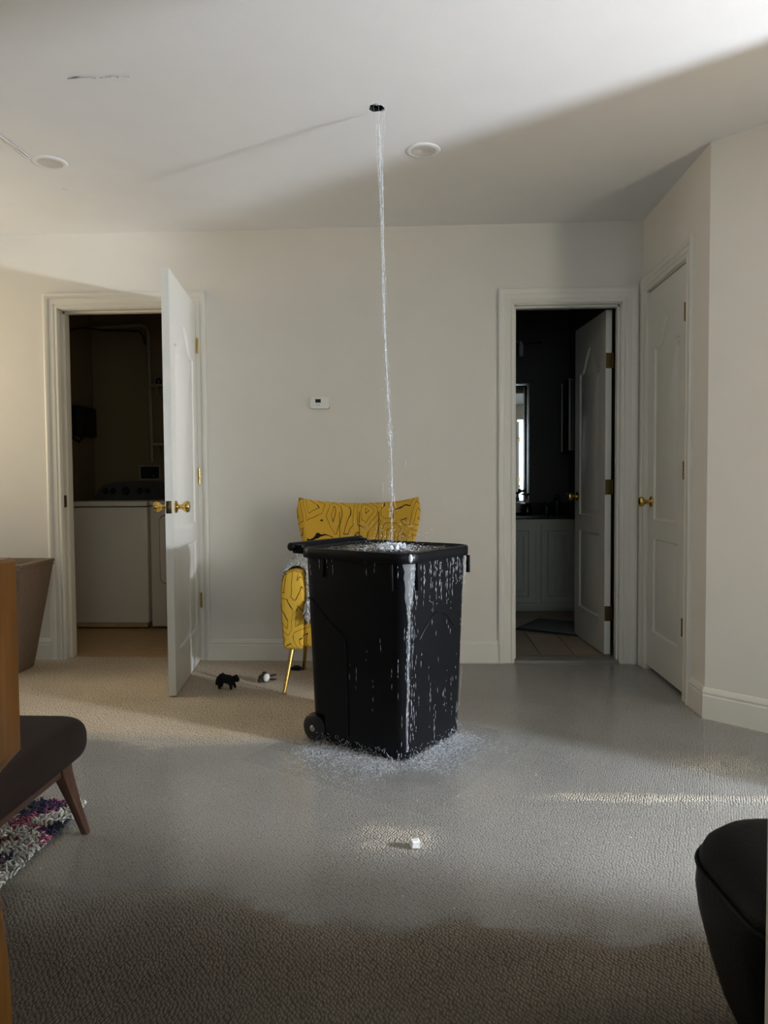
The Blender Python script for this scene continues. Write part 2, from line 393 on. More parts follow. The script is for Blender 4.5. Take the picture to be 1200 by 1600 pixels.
def casing(bm, x0, x1, h, P, w_=.085, legs=(1, 1)):
    prof = [(0, 0), (0, .009), (.006, .013), (.012, .013), (.016, .0085), (.024, .0085), (.028, .012), (.052, .012), (.057, .017), (.070, .021), (.078, .021), (w_, .017), (w_, 0)]
    prof = [(o*w_/.085, d) for o, d in prof]
    rings = []
    for o, d in prof:
        rings.append([P(x0-o, -.01, d), P(x0-o, h+o, d), P(x1+o, h+o, d), P(x1+o, -.01, d)])
    R = [[bm.verts.new(p) for p in r] for r in rings]
    for a, b in zip(R, R[1:]):
        for i in range(3): bm.faces.new((a[i], a[i+1], b[i+1], b[i]))
def jamb(bm, x0, x1, h, P, t=.018, dep=T, stop=.6):
    """lining inside an opening: P(u, z, d) with d negative into the wall"""
    def bx(u0, u1, z0, z1, d0, d1):
        a = P(u0, z0, d0); b = P(u1, z1, d1)
        box(bm, [min(a[i], b[i]) for i in range(3)], [max(a[i], b[i]) for i in range(3)])
    bx(x0-t, x0, -.01, h+t, .001, -dep-.001); bx(x1, x1+t, -.01, h+t, .001, -dep-.001); bx(x0-t, x1+t, h, h+t, .001, -dep-.001)
    if stop:
        s0, s1 = stop
        bx(x0, x0+.011, 0, h, s0, s1); bx(x1-.011, x1, 0, h, s0, s1); bx(x0, x1, h-.011, h, s0, s1)
PB = lambda u, z, d: (u, -d, z)
PC = lambda u, z, d: (CX-d, u, z)
LX0, LX1, LH = -2.066, -1.304, 2.03
RX0, RX1, RH = .534, 1.121, 2.012
KY0, KY1, KH = -.686, -.103, 2.043
bm = nb(); casing(bm, LX0-.006, LX1+.006, LH+.006, PB); jamb(bm, LX0, LX1, LH, PB, stop=(-.04, -.075)); t1 = struct('trim_1', bm, 'trim')
bm = nb(); casing(bm, RX0-.006, RX1+.006, RH+.006, PB); jamb(bm, RX0, RX1, RH, PB, stop=(-.03, -.07)); t2 = struct('trim_2', bm, 'trim')
bm = nb(); casing(bm, KY0-.006, KY1+.006, KH+.006, PC); jamb(bm, KY0, KY1, KH, PC, stop=(-.045, -.08)); t3 = struct('trim_3', bm, 'trim')
bm = nb(); box(bm, (LX0-.001, -.0, .895), (LX0+.003, .028, .965)); obj('strike_plate', bm, 'darkbrass', t1)
bm = nb(); box(bm, (.534, -.012, -.01), (1.121, T+.02, .012), .003); struct('trim_4', bm, 'marble')

def baseboard(name, p0, p1, n, hgt=.128):
    """along p0 -> p1 on the floor, n = direction out of the wall"""
    prof = [(0, -.01), (.015, -.01), (.015, hgt-.036), (.012, hgt-.032), (.012, hgt-.026), (.014, hgt-.022), (.011, hgt-.010), (.006, hgt-.002), (0, hgt)]
    bm = nb(); n = Vector(n).normalized()
    loft(bm, [[Vector((p[0], p[1], 0))+Vector((n.x*d, n.y*d, z)) for d, z in prof] for p in (p0, p1)])
    bmesh.ops.recalc_face_normals(bm, faces=bm.faces[:])
    return struct(name, bm, 'trim', sharp=25)
baseboard('baseboard_back_left', (XL, 0), (-2.158, 0), (0, -1, 0))
baseboard('baseboard_back', (-1.213, 0), (.443, 0), (0, -1, 0))
baseboard('baseboard_right', (CX, -.777), (CX, -.946), (-1, 0, 0))
baseboard('baseboard_diagonal', (CX-.006, -.946), (2.0, -1.70), (-1, -1, 0), .13)
baseboard('baseboard_far_right', (XR, -1.70), (XR, -2.24), (-1, 0, 0))
baseboard('baseboard_left', (XL, 0), (XL, YB), (1, 0, 0))

# ceiling with a round hole where the water pours out
HOLE = (-.158, -1.313, .029)
def build_ceiling():
    bm = nb()
    x0, x1, y0, y1 = XL-.1, 4.3, YB-.1, 2.3
    o = [bm.verts.new(p) for p in ((x0, y0, H), (x1, y0, H), (x1, y1, H), (x0, y1, H))]
    n = 28; h0 = []; 
    for k in range(n):
        r = HOLE[2]*(1+.07*math.sin(3*2*PI*k/n+1)+.05*math.sin(7*2*PI*k/n))
        h0.append(bm.verts.new((HOLE[0]+r*math.cos(2*PI*k/n), HOLE[1]+r*math.sin(2*PI*k/n), H)))
    E = [bm.edges.new((o[i], o[(i+1) % 4])) for i in range(4)] + [bm.edges.new((h0[i], h0[(i+1) % n])) for i in range(n)]
    bmesh.ops.triangle_fill(bm, edges=E, use_beauty=True, normal=(0, 0, -1))
    h1 = [bm.verts.new((v.co.x, v.co.y, H+.014)) for v in h0]
    hole_ring = [(v.co.x, v.co.y) for v in h0]
    for v in h1: bm.verts.remove(v)
    ce = struct('ceiling', bm, 'ceil')
    bm = nb(); lathe(bm, [(.033, H+.013), (.05, H+.014), (.05, H+.09)], 20, Matrix.Translation((HOLE[0], HOLE[1], 0)), caps=False)
    loft(bm, [[(x, y, z) for x, y in hole_ring] for z in (H, H+.016)], caps=False)
    obj('hole_cavity', bm, 'dark', ce)  # torn inner edge coloured dark too, in place of shade inside the hole
    bm = nb()   # ragged paper lip of the hole, torn downwards
    for k in range(26):
        a = -1.9+2.9*k/26+random.uniform(-.1, .1); r = HOLE[2]
        p = Vector((HOLE[0]+r*math.cos(a), HOLE[1]+r*math.sin(a), H-.0005)); tdir = Vector((-math.sin(a), math.cos(a), 0)); rd = Vector((math.cos(a), math.sin(a), 0))
        l_ = random.uniform(.002, .007); wd = random.uniform(.003, .006)
        v = [bm.verts.new(q) for q in (p-tdir*wd, p+tdir*wd, p+rd*random.uniform(0, .006)-Vector((0, 0, l_)))]
        bm.faces.new(v)
    obj('hole_lip', bm, 'peel', ce)['kind'] = 'stuff'
    # peeling paint: thin curled flakes on the ceiling
    def flake(pts, w_):
        t = nb(); n_ = len(pts); top = []; low = []
        for i, (x, y) in enumerate(pts):
            ww = w_*math.sin(PI*(i+.35)/(n_-.3))
            top.append(t.verts.new((x, y+ww, H-.0005))); low.append(t.verts.new((x, y-ww, H-.004-.004*random.random())))
        for i in range(n_-1): t.faces.new((top[i], top[i+1], low[i+1], low[i]))
        return t
    for i, (pts, w_) in enumerate((([(-1.232+.025*k, -1.59+.004*math.sin(k*2)) for k in range(5)], .008), ([(-1.115+.008*k, -1.588) for k in range(4)], .007),
                    ([(-1.085+.012*k, -1.59) for k in range(4)], .006), ([(-1.03+.006*k, -1.588) for k in range(4)], .006),
                    ([(-1.712+.004*k, -1.21+.045*k+.006*math.sin(k*2)) for k in range(6)], .012), ([(-1.709, -1.07+.03*k) for k in range(4)], .008), ([(-1.72+.006*k, -.64+.004*k) for k in range(4)], .008))):
        obj('paint_flake', flake(pts, w_), 'peel', ce)
    bm = nb(); box(bm, (x0, y0, H+.1), (x1, y1, H+.16)); struct('ceiling_slab', bm, 'dark')
build_ceiling()

def recessed(loc, label):
    t = thing('recessed_light', label, 'ceiling light', loc, 0, 'recessed ceiling lights')
    bm = nb(); lathe(bm, [(.052, .0), (.054, -.004), (.060, -.005), (.070, -.004), (.074, -.001), (.074, .0)], 36); obj('trim_ring', bm, 'ceil', t)
    bm = nb(); lathe(bm, [(.053, -.0005), (.053, -.004), (.034, -.0045), (.030, -.0025), (.002, -.002)], 36); obj('lens', bm, 'lens', t)
    return t
recessed((-1.634, -.925, H), 'round recessed light in the ceiling at far left, beside peeling paint')
recessed((.023, -.94, H), 'round recessed light in the shaded ceiling, right of the water stream')

# ------------------------------------------------------------------ doors
def inset(poly, d):
    n = len(poly); out = []
    for i in range(n):
        p0, p1, p2 = Vector(poly[i-1]), Vector(poly[i]), Vector(poly[(i+1) % n])
        e1 = (p1-p0).normalized(); e2 = (p2-p1).normalized()
        n1 = Vector((-e1.y, e1.x)); n2 = Vector((-e2.y, e2.x)); m_ = (n1+n2)
        m_ = m_/max(.3, m_.length_squared)*2 if m_.length > 1e-6 else n1
        out.append(tuple(p1+m_*d))
    return out
def door_leaf(w_, h_, th, side=.105):
    bm = nb()
    x0, x1 = side, w_-side
    low = [(x0, .20), (x1, .20), (x1, .70), (x0, .70)]
    n = 14; zs, pk = 1.70, 1.84
    top = []
    for k in range(n+1):
        t = k/n; s = abs(2*t-1)
        top.append((x1+(x0-x1)*t, zs+(pk-zs)*(.5+.5*math.cos(PI*min(1, s*1.25)))))
    up = [(x0, .80), (x1, .80)] + top
    for s in (1, -1):
        y = s*th/2
        def vv(p, d=0): return bm.verts.new((p[0], y-s*d, p[1]))
        O = [vv(p) for p in ((0, 0), (w_, 0), (w_, h_), (0, h_))]
        E = [bm.edges.new((O[i], O[(i+1) % 4])) for i in range(4)]
        for poly in (low, up):
            rings = [[vv(p) for p in poly], [vv(p, .009) for p in inset(poly, .008)], [vv(p, .0095) for p in inset(poly, .018)], [vv(p, .0015) for p in inset(poly, .042)]]
            m_ = len(poly)
            E += [bm.edges.new((rings[0][i], rings[0][(i+1) % m_])) for i in range(m_)]
            for a, b in zip(rings, rings[1:]):
                for i in range(m_): bm.faces.new((a[i], a[(i+1) % m_], b[(i+1) % m_], b[i]))
            bm.faces.new(rings[-1])
        bmesh.ops.triangle_fill(bm, edges=E, use_beauty=True, normal=(0, s, 0))
        if s == 1: O1 = O
    for i in range(4): bm.faces.new((O1[i], O1[(i+1) % 4], O[(i+1) % 4], O[i]))
    bmesh.ops.recalc_face_normals(bm, faces=bm.faces[:])
    return bm
KNOB = [(.031, 0), (.031, .004), (.026, .009), (.013, .013), (.011, .026), (.014, .034), (.022, .040), (.028, .050), (.0285, .058), (.024, .066), (.012, .069)]
def door(name, w_, h_, th, hinge, ang, hinge_z, knob_z=.915, side=.105, leaf_y=0, knob_sides=(1, -1), hside=-1, z=.012, latch=True, hinge_mat='brass'):
    """leaf along local +x from the hinge pin; local y = thickness"""
    lf = struct(name, door_leaf(w_, h_, th, side), 'door', sharp=22)
    me = lf.data; me.transform(Matrix.Translation((.004, leaf_y, 0)))
    lf.location = (hinge[0], hinge[1], z); lf.rotation_euler = (0, 0, ang)
    for s in knob_sides:
        bm = nb(); lathe(bm, KNOB, 20, Matrix.Translation((w_-.062, leaf_y+s*th/2, knob_z)) @ Matrix.Rotation(-s*PI/2, 4, 'X')); obj('knob', bm, 'brass', lf)
    if latch:
        bm = nb(); box(bm, (w_+.0035, leaf_y-.0125, knob_z-.03), (w_+.006, leaf_y+.0125, knob_z+.03), .002); box(bm, (w_+.005, leaf_y-.006, knob_z-.009), (w_+.014, leaf_y+.006, knob_z+.009), .003)
        obj('latch_plate', bm, 'darkbrass', lf)
    for hz in hinge_z:
        bm = nb()
        y = leaf_y+hside*(th/2+.0085)
        for k in range(5):
            lathe(bm, [(.003, 0), (.0062, .0006), (.0062, .0166), (.003, .0172)], 10, Matrix.Translation((.007, y, hz-.043+k*.0174)))
        box(bm, (.0015, leaf_y-th/2+.001, hz-.044), (.0045, leaf_y+th/2-.001, hz+.044))
        obj('hinge', bm, hinge_mat, lf)
    return lf
# laundry door, swung out into the room
ang1 = math.atan2(-.735+.02, -1.201+1.297)
door('door_1', .735, 2.03, .035, (-1.288, -.012), ang1, (1.80, 1.06, .345), knob_z=.905, hside=1, leaf_y=.0)
# bathroom door, swung into the bathroom
ang2 = math.atan2(.905-.2, 1.062-1.112)
door('door_2', .60, 2.0, .035, (1.094, .150), ang2+.01, (1.71, .98, .24), hside=-1, hinge_mat='darkbrass', side=.10, leaf_y=.0)
# closet door, closed
door('door_3', .574, 2.018, .035, (CX+.020, -.682), PI/2, (1.79, 1.055, .315), hinge_mat='darkbrass', knob_z=.895, side=.10, leaf_y=0, hside=1, knob_sides=(1,), latch=False, z=.02)

# ------------------------------------------------------------------ laundry room
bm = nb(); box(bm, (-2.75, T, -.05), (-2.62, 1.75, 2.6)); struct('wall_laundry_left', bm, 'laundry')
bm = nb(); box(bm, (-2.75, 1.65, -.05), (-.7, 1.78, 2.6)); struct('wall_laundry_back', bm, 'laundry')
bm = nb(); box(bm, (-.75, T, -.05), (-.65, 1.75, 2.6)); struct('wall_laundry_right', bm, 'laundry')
bm = nb(); box(bm, (-2.75, .05, -.06), (-.7, 1.65, .003)); struct('floor_laundry', bm, 'vinyl')
def washer():
    t = thing('washing_machine', 'white top-load washing machine with a grey control console behind the open door', 'washing machine', (-2.195, 1.20, .003))
    wx, fy = .285, -.315
    bm = nb(); box(bm, (-wx, fy, .045), (wx, .3, .862), .008); obj('cabinet', bm, 'appl', t)
    bm = nb(); box(bm, (-wx, fy-.008, .868), (wx, .17, .905), .010); obj('top_lid', bm, 'appl', t)
    bm = nb()   # console hood, rounded top corners
    pts = [(-wx-.02, .905), (wx+.02, .905), (wx+.02, .93), (wx-.02, 1.0)]+[(wx-.05-.05*k, 1.02+.028*math.sin(PI*(k+1)/11)) for k in range(9)]+[(-wx+.05, 1.02), (-wx+.005, .985), (-wx-.02, .93)]
    rings = [[(x, y, z) for x, z in pts] for y in (.18, .30)]
    loft(bm, rings); bmesh.ops.recalc_face_normals(bm, faces=bm.faces[:]); obj('console', bm, 'applgrey', t)
    for x, r in ((-.225, .02), (-.165, .02), (-.065, .028), (.045, .02), (.105, .02)):
        bm = nb(); lathe(bm, [(r+.004, 0), (r+.002, .006), (r*.85, .010), (r*.75, .026), (.002, .027)], 18, Matrix.Translation((x, .18, .972)) @ Matrix.Rotation(PI/2, 4, 'X')); obj('control_knob', bm, 'black', t)
    bm = nb(); box(bm, (-wx+.01, fy+.02, .012), (wx-.02, .28, .045)); obj('kick_plate', bm, 'vinyl', t)
    for x in (-.24, .24):
        for y in (-.25, .25):
            bm = nb(); lathe(bm, [(.02, 0), (.02, .014)], 10, Matrix.Translation((x, y, 0))); obj('foot', bm, 'black', t)
washer()
def dryer():
    t = thing('clothes_dryer', 'white clothes dryer with an outlined front door, half hidden by the open door', 'dryer', (-1.555, 1.20, .003))
    wx, fy = .335, -.315
    bm = nb(); box(bm, (-wx, fy, .02), (wx, .3, .868), .008); obj('cabinet', bm, 'appl', t)
    bm = nb(); box(bm, (-wx, fy-.008, .874), (wx, .3, .905), .010); obj('top_panel', bm, 'appl', t)
    R_ = Matrix.Rotation(PI/2, 4, 'X')
    bm = nb(); prism(bm, [(x, y+.565) for x, y in rrect(.27, .245, .05)], 0, .004, Matrix.Translation((0, fy+.003, 0)) @ R_); obj('door_gasket', bm, 'black', t)
    bm = nb(); prism(bm, [(x, y+.565) for x, y in rrect(.263, .238, .045)], 0, .016, Matrix.Translation((0, fy+.003, 0)) @ R_); obj('dryer_door', bm, 'appl', t)
    bm = nb(); box(bm, (-wx, .17, .905), (wx, .3, 1.02), .015); obj('console', bm, 'applgrey', t)
    for x in (-.2, .0, .2):
        bm = nb(); lathe(bm, [(.024, 0), (.02, .02), (.002, .021)], 16, Matrix.Translation((x, .17, .965)) @ R_); obj('control_knob', bm, 'black', t)
dryer()
bm = nb(); tube(bm, [(-2.60, 1.60, 2.262), (-2.45, 1.60, 2.27), (-2.20, 1.605, 2.285), (-2.165, 1.61, 2.275), (-2.15, 1.62, 2.23), (-2.143, 1.622, 1.8), (-2.135, 1.622, 1.20)], .015, 10)
tag(obj('drain_pipe', bm, 'pipe'), 'pale plumbing pipe bending down the laundry wall to the outlet box', 'pipe')
bm = nb(); tube(bm, [(-2.612, 1.10, 2.14), (-2.605, 1.45, 2.24), (-2.50, 1.57, 2.245), (-2.3, 1.565, 2.235), (-2.2, 1.57, 2.23), (-2.17, 1.58, 2.19), (-2.165, 1.592, 2.13)], .007, 8)
tag(obj('power_cable', bm, 'black'), 'black cable sagging along the top of the laundry wall', 'cable')
t = thing('outlet_box', 'recessed washer outlet box set in the wall above the console', 'outlet box', (-2.165, 1.65, 1.118))
bm = nb()
for a in ((-.088, -.012, -.06, .088, .0, -.048), (-.088, -.012, .048, .088, .0, .06), (-.088, -.012, -.048, -.076, .0, .048), (.076, -.012, -.048, .088, .0, .048)): box(bm, a[:3], a[3:])
obj('frame', bm, 'pipe', t)
bm = nb(); box(bm, (-.076, -.003, -.048), (.076, -.001, .048)); obj('box_back', bm, 'dark', t)
for x in (-.03, .03):
    bm = nb(); tube(bm, [(x, -.004, -.035), (x, -.022, -.035), (x, -.022, -.02)], .008, 8); obj('valve', bm, 'chrome', t)
t = thing('electrical_box', 'dark electrical box on the left wall of the laundry room', 'electrical box', (-2.62, 1.42, 1.51))
bm = nb(); box(bm, (0, -.15, -.115), (.06, .15, .115), .008); obj('case', bm, 'black', t)
bm = nb(); box(bm, (.058, -.13, -.10), (.066, .13, .10), .004); obj('cover', bm, 'black', t)
bm = nb(); tube(bm, [(.03, -.02, -.11), (.03, -.1, -.16), (.02, -.3, -.10)], .008, 8); obj('conduit', bm, 'black', t)
for z, lab in ((1.80, 'upper short wall shelf beside the pipe in the laundry'), (1.34, 'lower short wall shelf beside the pipe in the laundry')):
    t = thing('wall_shelf', lab, 'shelf', (-1.87, 1.65, z), 0, 'laundry wall shelves')
    bm = nb(); box(bm, (-.245, -.12, -.011), (.25, 0, .011), .003); obj('board', bm, 'pipe', t)
    for x in (-.2, .2):
        bm = nb(); prism(bm, [(0, 0), (-.1, 0), (0, -.1)], -.008, .008, Matrix.Translation((x, 0, -.011)) @ Matrix(((0, 0, 1, 0), (1, 0, 0, 0), (0, 1, 0, 0), (0, 0, 0, 1)))); obj('bracket', bm, 'pipe', t)
for i, (x, hh) in enumerate(((-2.06, .035), (-1.98, .05))):
    bm = nb(); lathe(bm, [(.018, 0), (.022, .01), (.022, hh), (.012, hh+.008), (.012, hh+.018)], 14, Matrix.Translation((x, 1.59, 1.811)))
    tag(obj('small_jar', bm, 'bottle'), ('low dark jar on the upper laundry shelf, next to the pipe', 'taller dark jar on the upper laundry shelf, next to the door')[i], 'jar', 'jars on the laundry shelf')

# ------------------------------------------------------------------ bathroom
BY = 2.12
bm = nb(); box(bm, (.1, T, -.05), (.2, BY, 2.6)); struct('wall_bathroom_left', bm, 'bathwall')
bm = nb(); box(bm, (1.262, T, -.05), (1.36, BY, 2.6)); struct('wall_bathroom_right', bm, 'bathwall')
bm = nb(); box(bm, (.1, BY, -.05), (1.36, BY+.1, 2.6)); struct('wall_bathroom_back', bm, 'bathwall')
bm = nb(); box(bm, (.2, .05, -.06), (1.262, BY, -.006)); fb = struct('floor_bathroom', bm, 'grout')
tile_me = None
for i in range(6):
    for j in range(4):
        if tile_me is None:
            bm = nb(); box(bm, (.0018, .0018, -.006), (.1975, .5825, .003), .0015, 1); o = obj('tile', bm, 'tile', fb); tile_me = o.data
        else:
            o = bpy.data.objects.new('tile', tile_me); C.objects.link(o); o.parent = fb
        o.location = (.113+.1993*i, .159+.585*(j-1), 0) if j else (.113+.1993*i, .135, 0)
        if j == 0: o.scale = (1, .04, 1)
# vanity
VF, VT = 1.60, .762
def vanity():
    t = thing('vanity_cabinet', 'grey bathroom vanity with recessed panel doors under a dark counter', 'vanity', (0, 0, 0))
    bm = nb(); box(bm, (.22, VF, .065), (1.245, BY-.01, VT-.03)); box(bm, (.22, VF+.06, .003), (1.245, BY-.01, .065)); obj('carcass', bm, 'vanity', t)
    bm = nb()
    for a, b_ in ((.22, .30), (.905, .935), (1.215, 1.245)): box(bm, (a, VF-.012, .0751), (b_, VF, VT-.0751))
    box(bm, (.22, VF-.012, VT-.075), (1.245, VF, VT-.03)); box(bm, (.22, VF-.012, .045), (1.245, VF, .075))
    obj('face_frame', bm, 'vanity', t)
    def cdoor(x0, x1):
        bm = nb(); z0, z1 = .08, .69; poly = [(x0, z0), (x1, z0), (x1, z1), (x0, z1)]
        def ring(p, y): return [(a, y, b) for a, b in p]
        loft(bm, [ring(poly, VF), ring(poly, VF-.02), ring(inset(poly, .045), VF-.02), ring(inset(poly, .055), VF-.008), ring(inset(poly, .075), VF-.008), ring(inset(poly, .10), VF-.016)])
        bmesh.ops.recalc_face_normals(bm, faces=bm.faces[:]); d = obj('cabinet_door', bm, 'vanity', t, sharp=15)
        return d
    cdoor(.585, .895); cdoor(.945, 1.21); cdoor(.30, .575)
vanity()
t = thing('countertop', 'dark stone counter on the bathroom vanity', 'counter', (0, 0, 0))
bm = nb(); box(bm, (.205, VF-.025, VT-.03), (1.262, BY, VT), .004); obj('slab', bm, 'counter', t)
bm = nb(); box(bm, (.205, BY-.018, VT), (1.262, BY, VT+.085), .003); obj('backsplash', bm, 'counter', t)
def mirror():
    t = thing('bathroom_mirror', 'large framed mirror over the counter reflecting a bright outside door', 'mirror', (.582, BY-.022, 1.345), MIRROR_A)
    bm = nb(); box(bm, (-.315, -.006, -.48), (.315, 0, .48)); obj('glass', bm, 'mirror', t)
    prof = [(0, -.007), (.006, -.013), (.012, -.007), (.018, -.013), (.026, -.013), (.03, 0)]
    bm = nb(); rings = []
    for o_, d in prof: rings.append([(-.315-o_, d, -.48-o_), (.315+o_, d, -.48-o_), (.315+o_, d, .48+o_), (-.315-o_, d, .48+o_)])
    loft(bm, rings, caps=False); bmesh.ops.recalc_face_normals(bm, faces=bm.faces[:]); obj('frame', bm, 'chrome', t)
MIRROR_A = -.017
mirror()
t = thing('vanity_light', 'vanity light bar with one pale glass shade above the mirror', 'wall light', (.68, BY, 2.19))
bm = nb(); box(bm, (-.35, -.05, -.012), (.345, 0, .012), .003); obj('bar', bm, 'chrome', t)
for x in (-.27, -.02, .17):
    bm = nb(); tube(bm, [(x, -.05, 0), (x, -.075, 0), (x, -.078, -.012)], .006, 8); lathe(bm, [(.012, -.014), (.017, -.03), (.017, -.12), (.014, -.122)], 14, Matrix.Translation((x, -.078, 0)))
    obj('lamp_shade', bm, 'white', t)
t = thing('wall_cabinet', 'slim white-framed medicine cabinet on the right bathroom wall', 'cabinet', (1.262, 1.72, 1.54))
bm = nb(); box(bm, (-.085, -.16, -.27), (0, .16, .27), .003); obj('body', bm, 'bathwall', t)
bm = nb(); box(bm, (-.105, -.165, -.275), (-.087, .165, .275), .003); cd_ = obj('cabinet_door', bm, 'dark', t)
bm = nb()
for a in ((-.112, -.165, -.275, -.085, -.135, .275), (-.112, .135, -.275, -.085, .165, .275)): box(bm, a[:3], a[3:], .002)
obj('edge_trim', bm, 'white', cd_)
t = thing('bath_mat', 'grey bath mat with a dark border lying askew on the tiles', 'bath mat', (.655, .905, .003), math.atan2(-.23, .40))
bm = nb(); box(bm, (.0, .0, 0), (.78, .45, .010), .004); obj('border', bm, 'matedge', t)
bm = nb(); box(bm, (.02, .025, .006), (.755, .425, .016), .004); obj('pile', bm, 'mat', t)
t = thing('soap_dispenser', 'black pump soap dispenser with a pinkish collar standing by the sink', 'soap dispenser', (.858, 1.75, VT+.0008))
bm = nb(); lathe(bm, [(.040, 0), (.043, .01), (.040, .05), (.030, .075), (.016, .088), (.014, .094)], 20); obj('bottle', bm, 'bottle', t)
bm = nb(); lathe(bm, [(.016, .092), (.018, .10), (.017, .118), (.011, .126)], 16); obj('collar', bm, 'pinkish', t)
bm = nb(); lathe(bm, [(.006, .124), (.006, .150), (.016, .152), (.018, .168), (.008, .172)], 12); box(bm, (-.045, -.008, .155), (.0, .008, .168), .004); obj('pump', bm, 'bottle', t)
bm = nb(); lathe(bm, [(.07, 0), (.075, .004), (.078, .012), (.074, .014), (.066, .006), (.002, .005)], 24)
o = obj('soap_dish', bm, 'bottle'); o.location = (.79, 1.71, VT+.0008); tag(o, 'black oval dish beside the soap dispenser', 'dish')
bm = nb(); lathe(bm, [(.028, 0), (.032, .004), (.036, .082), (.033, .084), (.028, .01), (.002, .008)], 20)
o = obj('tumbler', bm, 'pinkish'); o.location = (.79, 1.86, VT+.0008); tag(o, 'pinkish ceramic tumbler on the counter below the mirror', 'cup')
for i, (x, y, r, hh, lab) in enumerate(((1.02, 1.80, .032, .10, 'dark squat jar left of two on the counter near the bathroom door'), (1.10, 1.78, .030, .16, 'tall dark bottle on the counter near the bathroom door'), (.735, 1.70, .022, .09, 'small black bottle at the left edge of the visible counter'))):
    bm = nb(); lathe(bm, [(r, 0), (r*1.05, .006), (r*1.05, hh*.7), (r*.5, hh*.82), (r*.5, hh*.92), (r*.62, hh*.93), (r*.62, hh)], 16)
    o = obj('toiletry_bottle', bm, 'glaze' if i < 2 else 'bottle'); o.location = (x, y, VT+.0008); tag(o, lab, 'bottle', 'toiletry bottles on the counter')

# outside door behind the camera, seen only in the mirror
bm = nb(); PG = lambda u, z, d: (u, YB+d, z)
casing(bm, GX0+.02, GX1-.02, GZ-.02, PG, .08); bmesh.ops.recalc_face_normals(bm, faces=bm.faces[:]); jamb(bm, GX0+.018, GX1-.018, GZ-.018, PG, dep=.1, stop=None); struct('trim_5', bm, 'trim')
lf = door('door_4', .40, 2.14, .04, (GX0+.048, YB-.112), -PI/2-.04, (1.80, 1.05, .3), knob_sides=(1,), hside=1, latch=False, z=.01)

# ------------------------------------------------------------------ wheeled bin
BC = Vector((-.135, -1.255, 0)); BU = Vector((.54, .84, 0)).normalized(); BV = Vector((-BU.y, BU.x, 0)); BANG = math.atan2(BU.y, BU.x)
def bin_half(z): t = z/.755; return (.207+.018*t, .222+.030*t, .045+.012*t)
def build_bin():
    t = thing('wheeled_trash_bin', 'black wheeled trash bin brimming over with water in the middle of the room', 'trash bin', BC, BANG)
    bm = nb(); rings = []
    zs = [.004, .02, .05, .09, .118, .121, .16]+[.16+.0595*k for k in range(1, 11)]
    for z in zs:
        a, b, r = bin_half(z)
        if z < .012: a -= .012; b -= .012
        ring = []
        for x, y in rrect(a, b, r, 7):
            if z < .12: y = min(y, b-.075)
            ring.append((x, y, z))
        rings.append(ring)
    for z in (.755, .62):   # inner skin
        a, b, r = bin_half(z); rings.append([(x, y, z) for x, y in rrect(a-.006, b-.006, r-.006, 7)])
    loft(bm, rings); obj('body', bm, 'bin', t, 50)
    bm = nb(); rings = []
    for d, z in ((-.007, .748), (.001, .742), (.003, .738), (.014, .737), (.0165, .742), (.0165, .770), (.013, .775), (.004, .7765), (-.001, .773), (-.009, .768), (-.009, .748)):
        a, b, r = bin_half(.755); rings.append([(x, y, z) for x, y in rrect(a+d, b+d, r+d, 7)])
    loft(bm, rings, caps=False); bmesh.ops.recalc_face_normals(bm, faces=bm.faces[:]); obj('rim', bm, 'bin', t, 35)
    bm = nb()   # handle bar on the wheel side
    b = bin_half(.755)[1]
    tube(bm, [(-.235, b+.052, .775), (-.23, b+.052, .775), (.23, b+.052, .775), (.235, b+.052, .775)], [.011, .017, .017, .011], 12)
    for x in (-.205, .205): box(bm, (x-.013, b-.0, .748), (x+.013, b+.055, .784), .006)
    obj('handle', bm, 'bin', t)
    for s in (-1, 1):
        bm = nb(); x = s*.19
        lathe(bm, [(.014, -.026), (.046, -.026), (.055, -.020), (.058, -.008), (.058, .008), (.055, .020), (.046, .026), (.034, .016), (.014, .016)], 26, Matrix.Translation((x, .208, .058)) @ Matrix.Rotation(PI/2, 4, 'Y'))
        wh = obj('wheel', bm, 'binwheel', t)
        bm = nb(); lathe(bm, [(.013, -.03), (.013, .03), (.006, .033)] if s > 0 else [(.006, -.033), (.013, -.03), (.013, .03)], 14, Matrix.Translation((x, .208, .058)) @ Matrix.Rotation(PI/2, 4, 'Y')); obj('hub_cap', bm, 'chrome', wh)
    bm = nb(); tube(bm, [(-.17, .208, .058), (.17, .208, .058)], .009, 10); obj('axle', bm, 'binwheel', t)
    # hanging ribs below the rim
    a, b, _ = bin_half(.74)
    for p0, sz in (((-a-.002, -b*.74, .69), (.010, .009, .105)), ((-a*.74, -b-.004, .69), (.011, .014, .105)), ((a*.93, -b-.004, .70), (.011, .014, .07)), ((-a-.002, b*.55, .70), (.008, .008, .07))):
        bm = nb(); box(bm, [p0[i]-sz[i]/2 for i in range(3)], [p0[i]+sz[i]/2 for i in range(3)], .002); obj('rib', bm, 'bin', t)
    # moulded outlines on the two visible faces
    def on_u(y, z): return (-bin_half(z)[0]-.0005, y, z)
    def on_v(x, z): return (x, -bin_half(z)[1]-.0005, z)
    bm = nb(); tube(bm, [on_u(y, z) for y, z in ((.215, .58), (.16, .53), (.10, .475), (.04, .44), (.035, .40), (.035, .25), (.035, .06))], .0045, 8); obj('moulding', bm, 'bin', t)
    bm = nb(); tube(bm, [on_v(-.13+.26*k/14, .45+.085*math.sin(PI*k/14)) for k in range(15)], .0045, 8); obj('moulding', bm, 'bin', t)
    return t
BIN = build_bin()
BM = Matrix.Translation(BC) @ Matrix.Rotation(BANG, 4, 'Z')

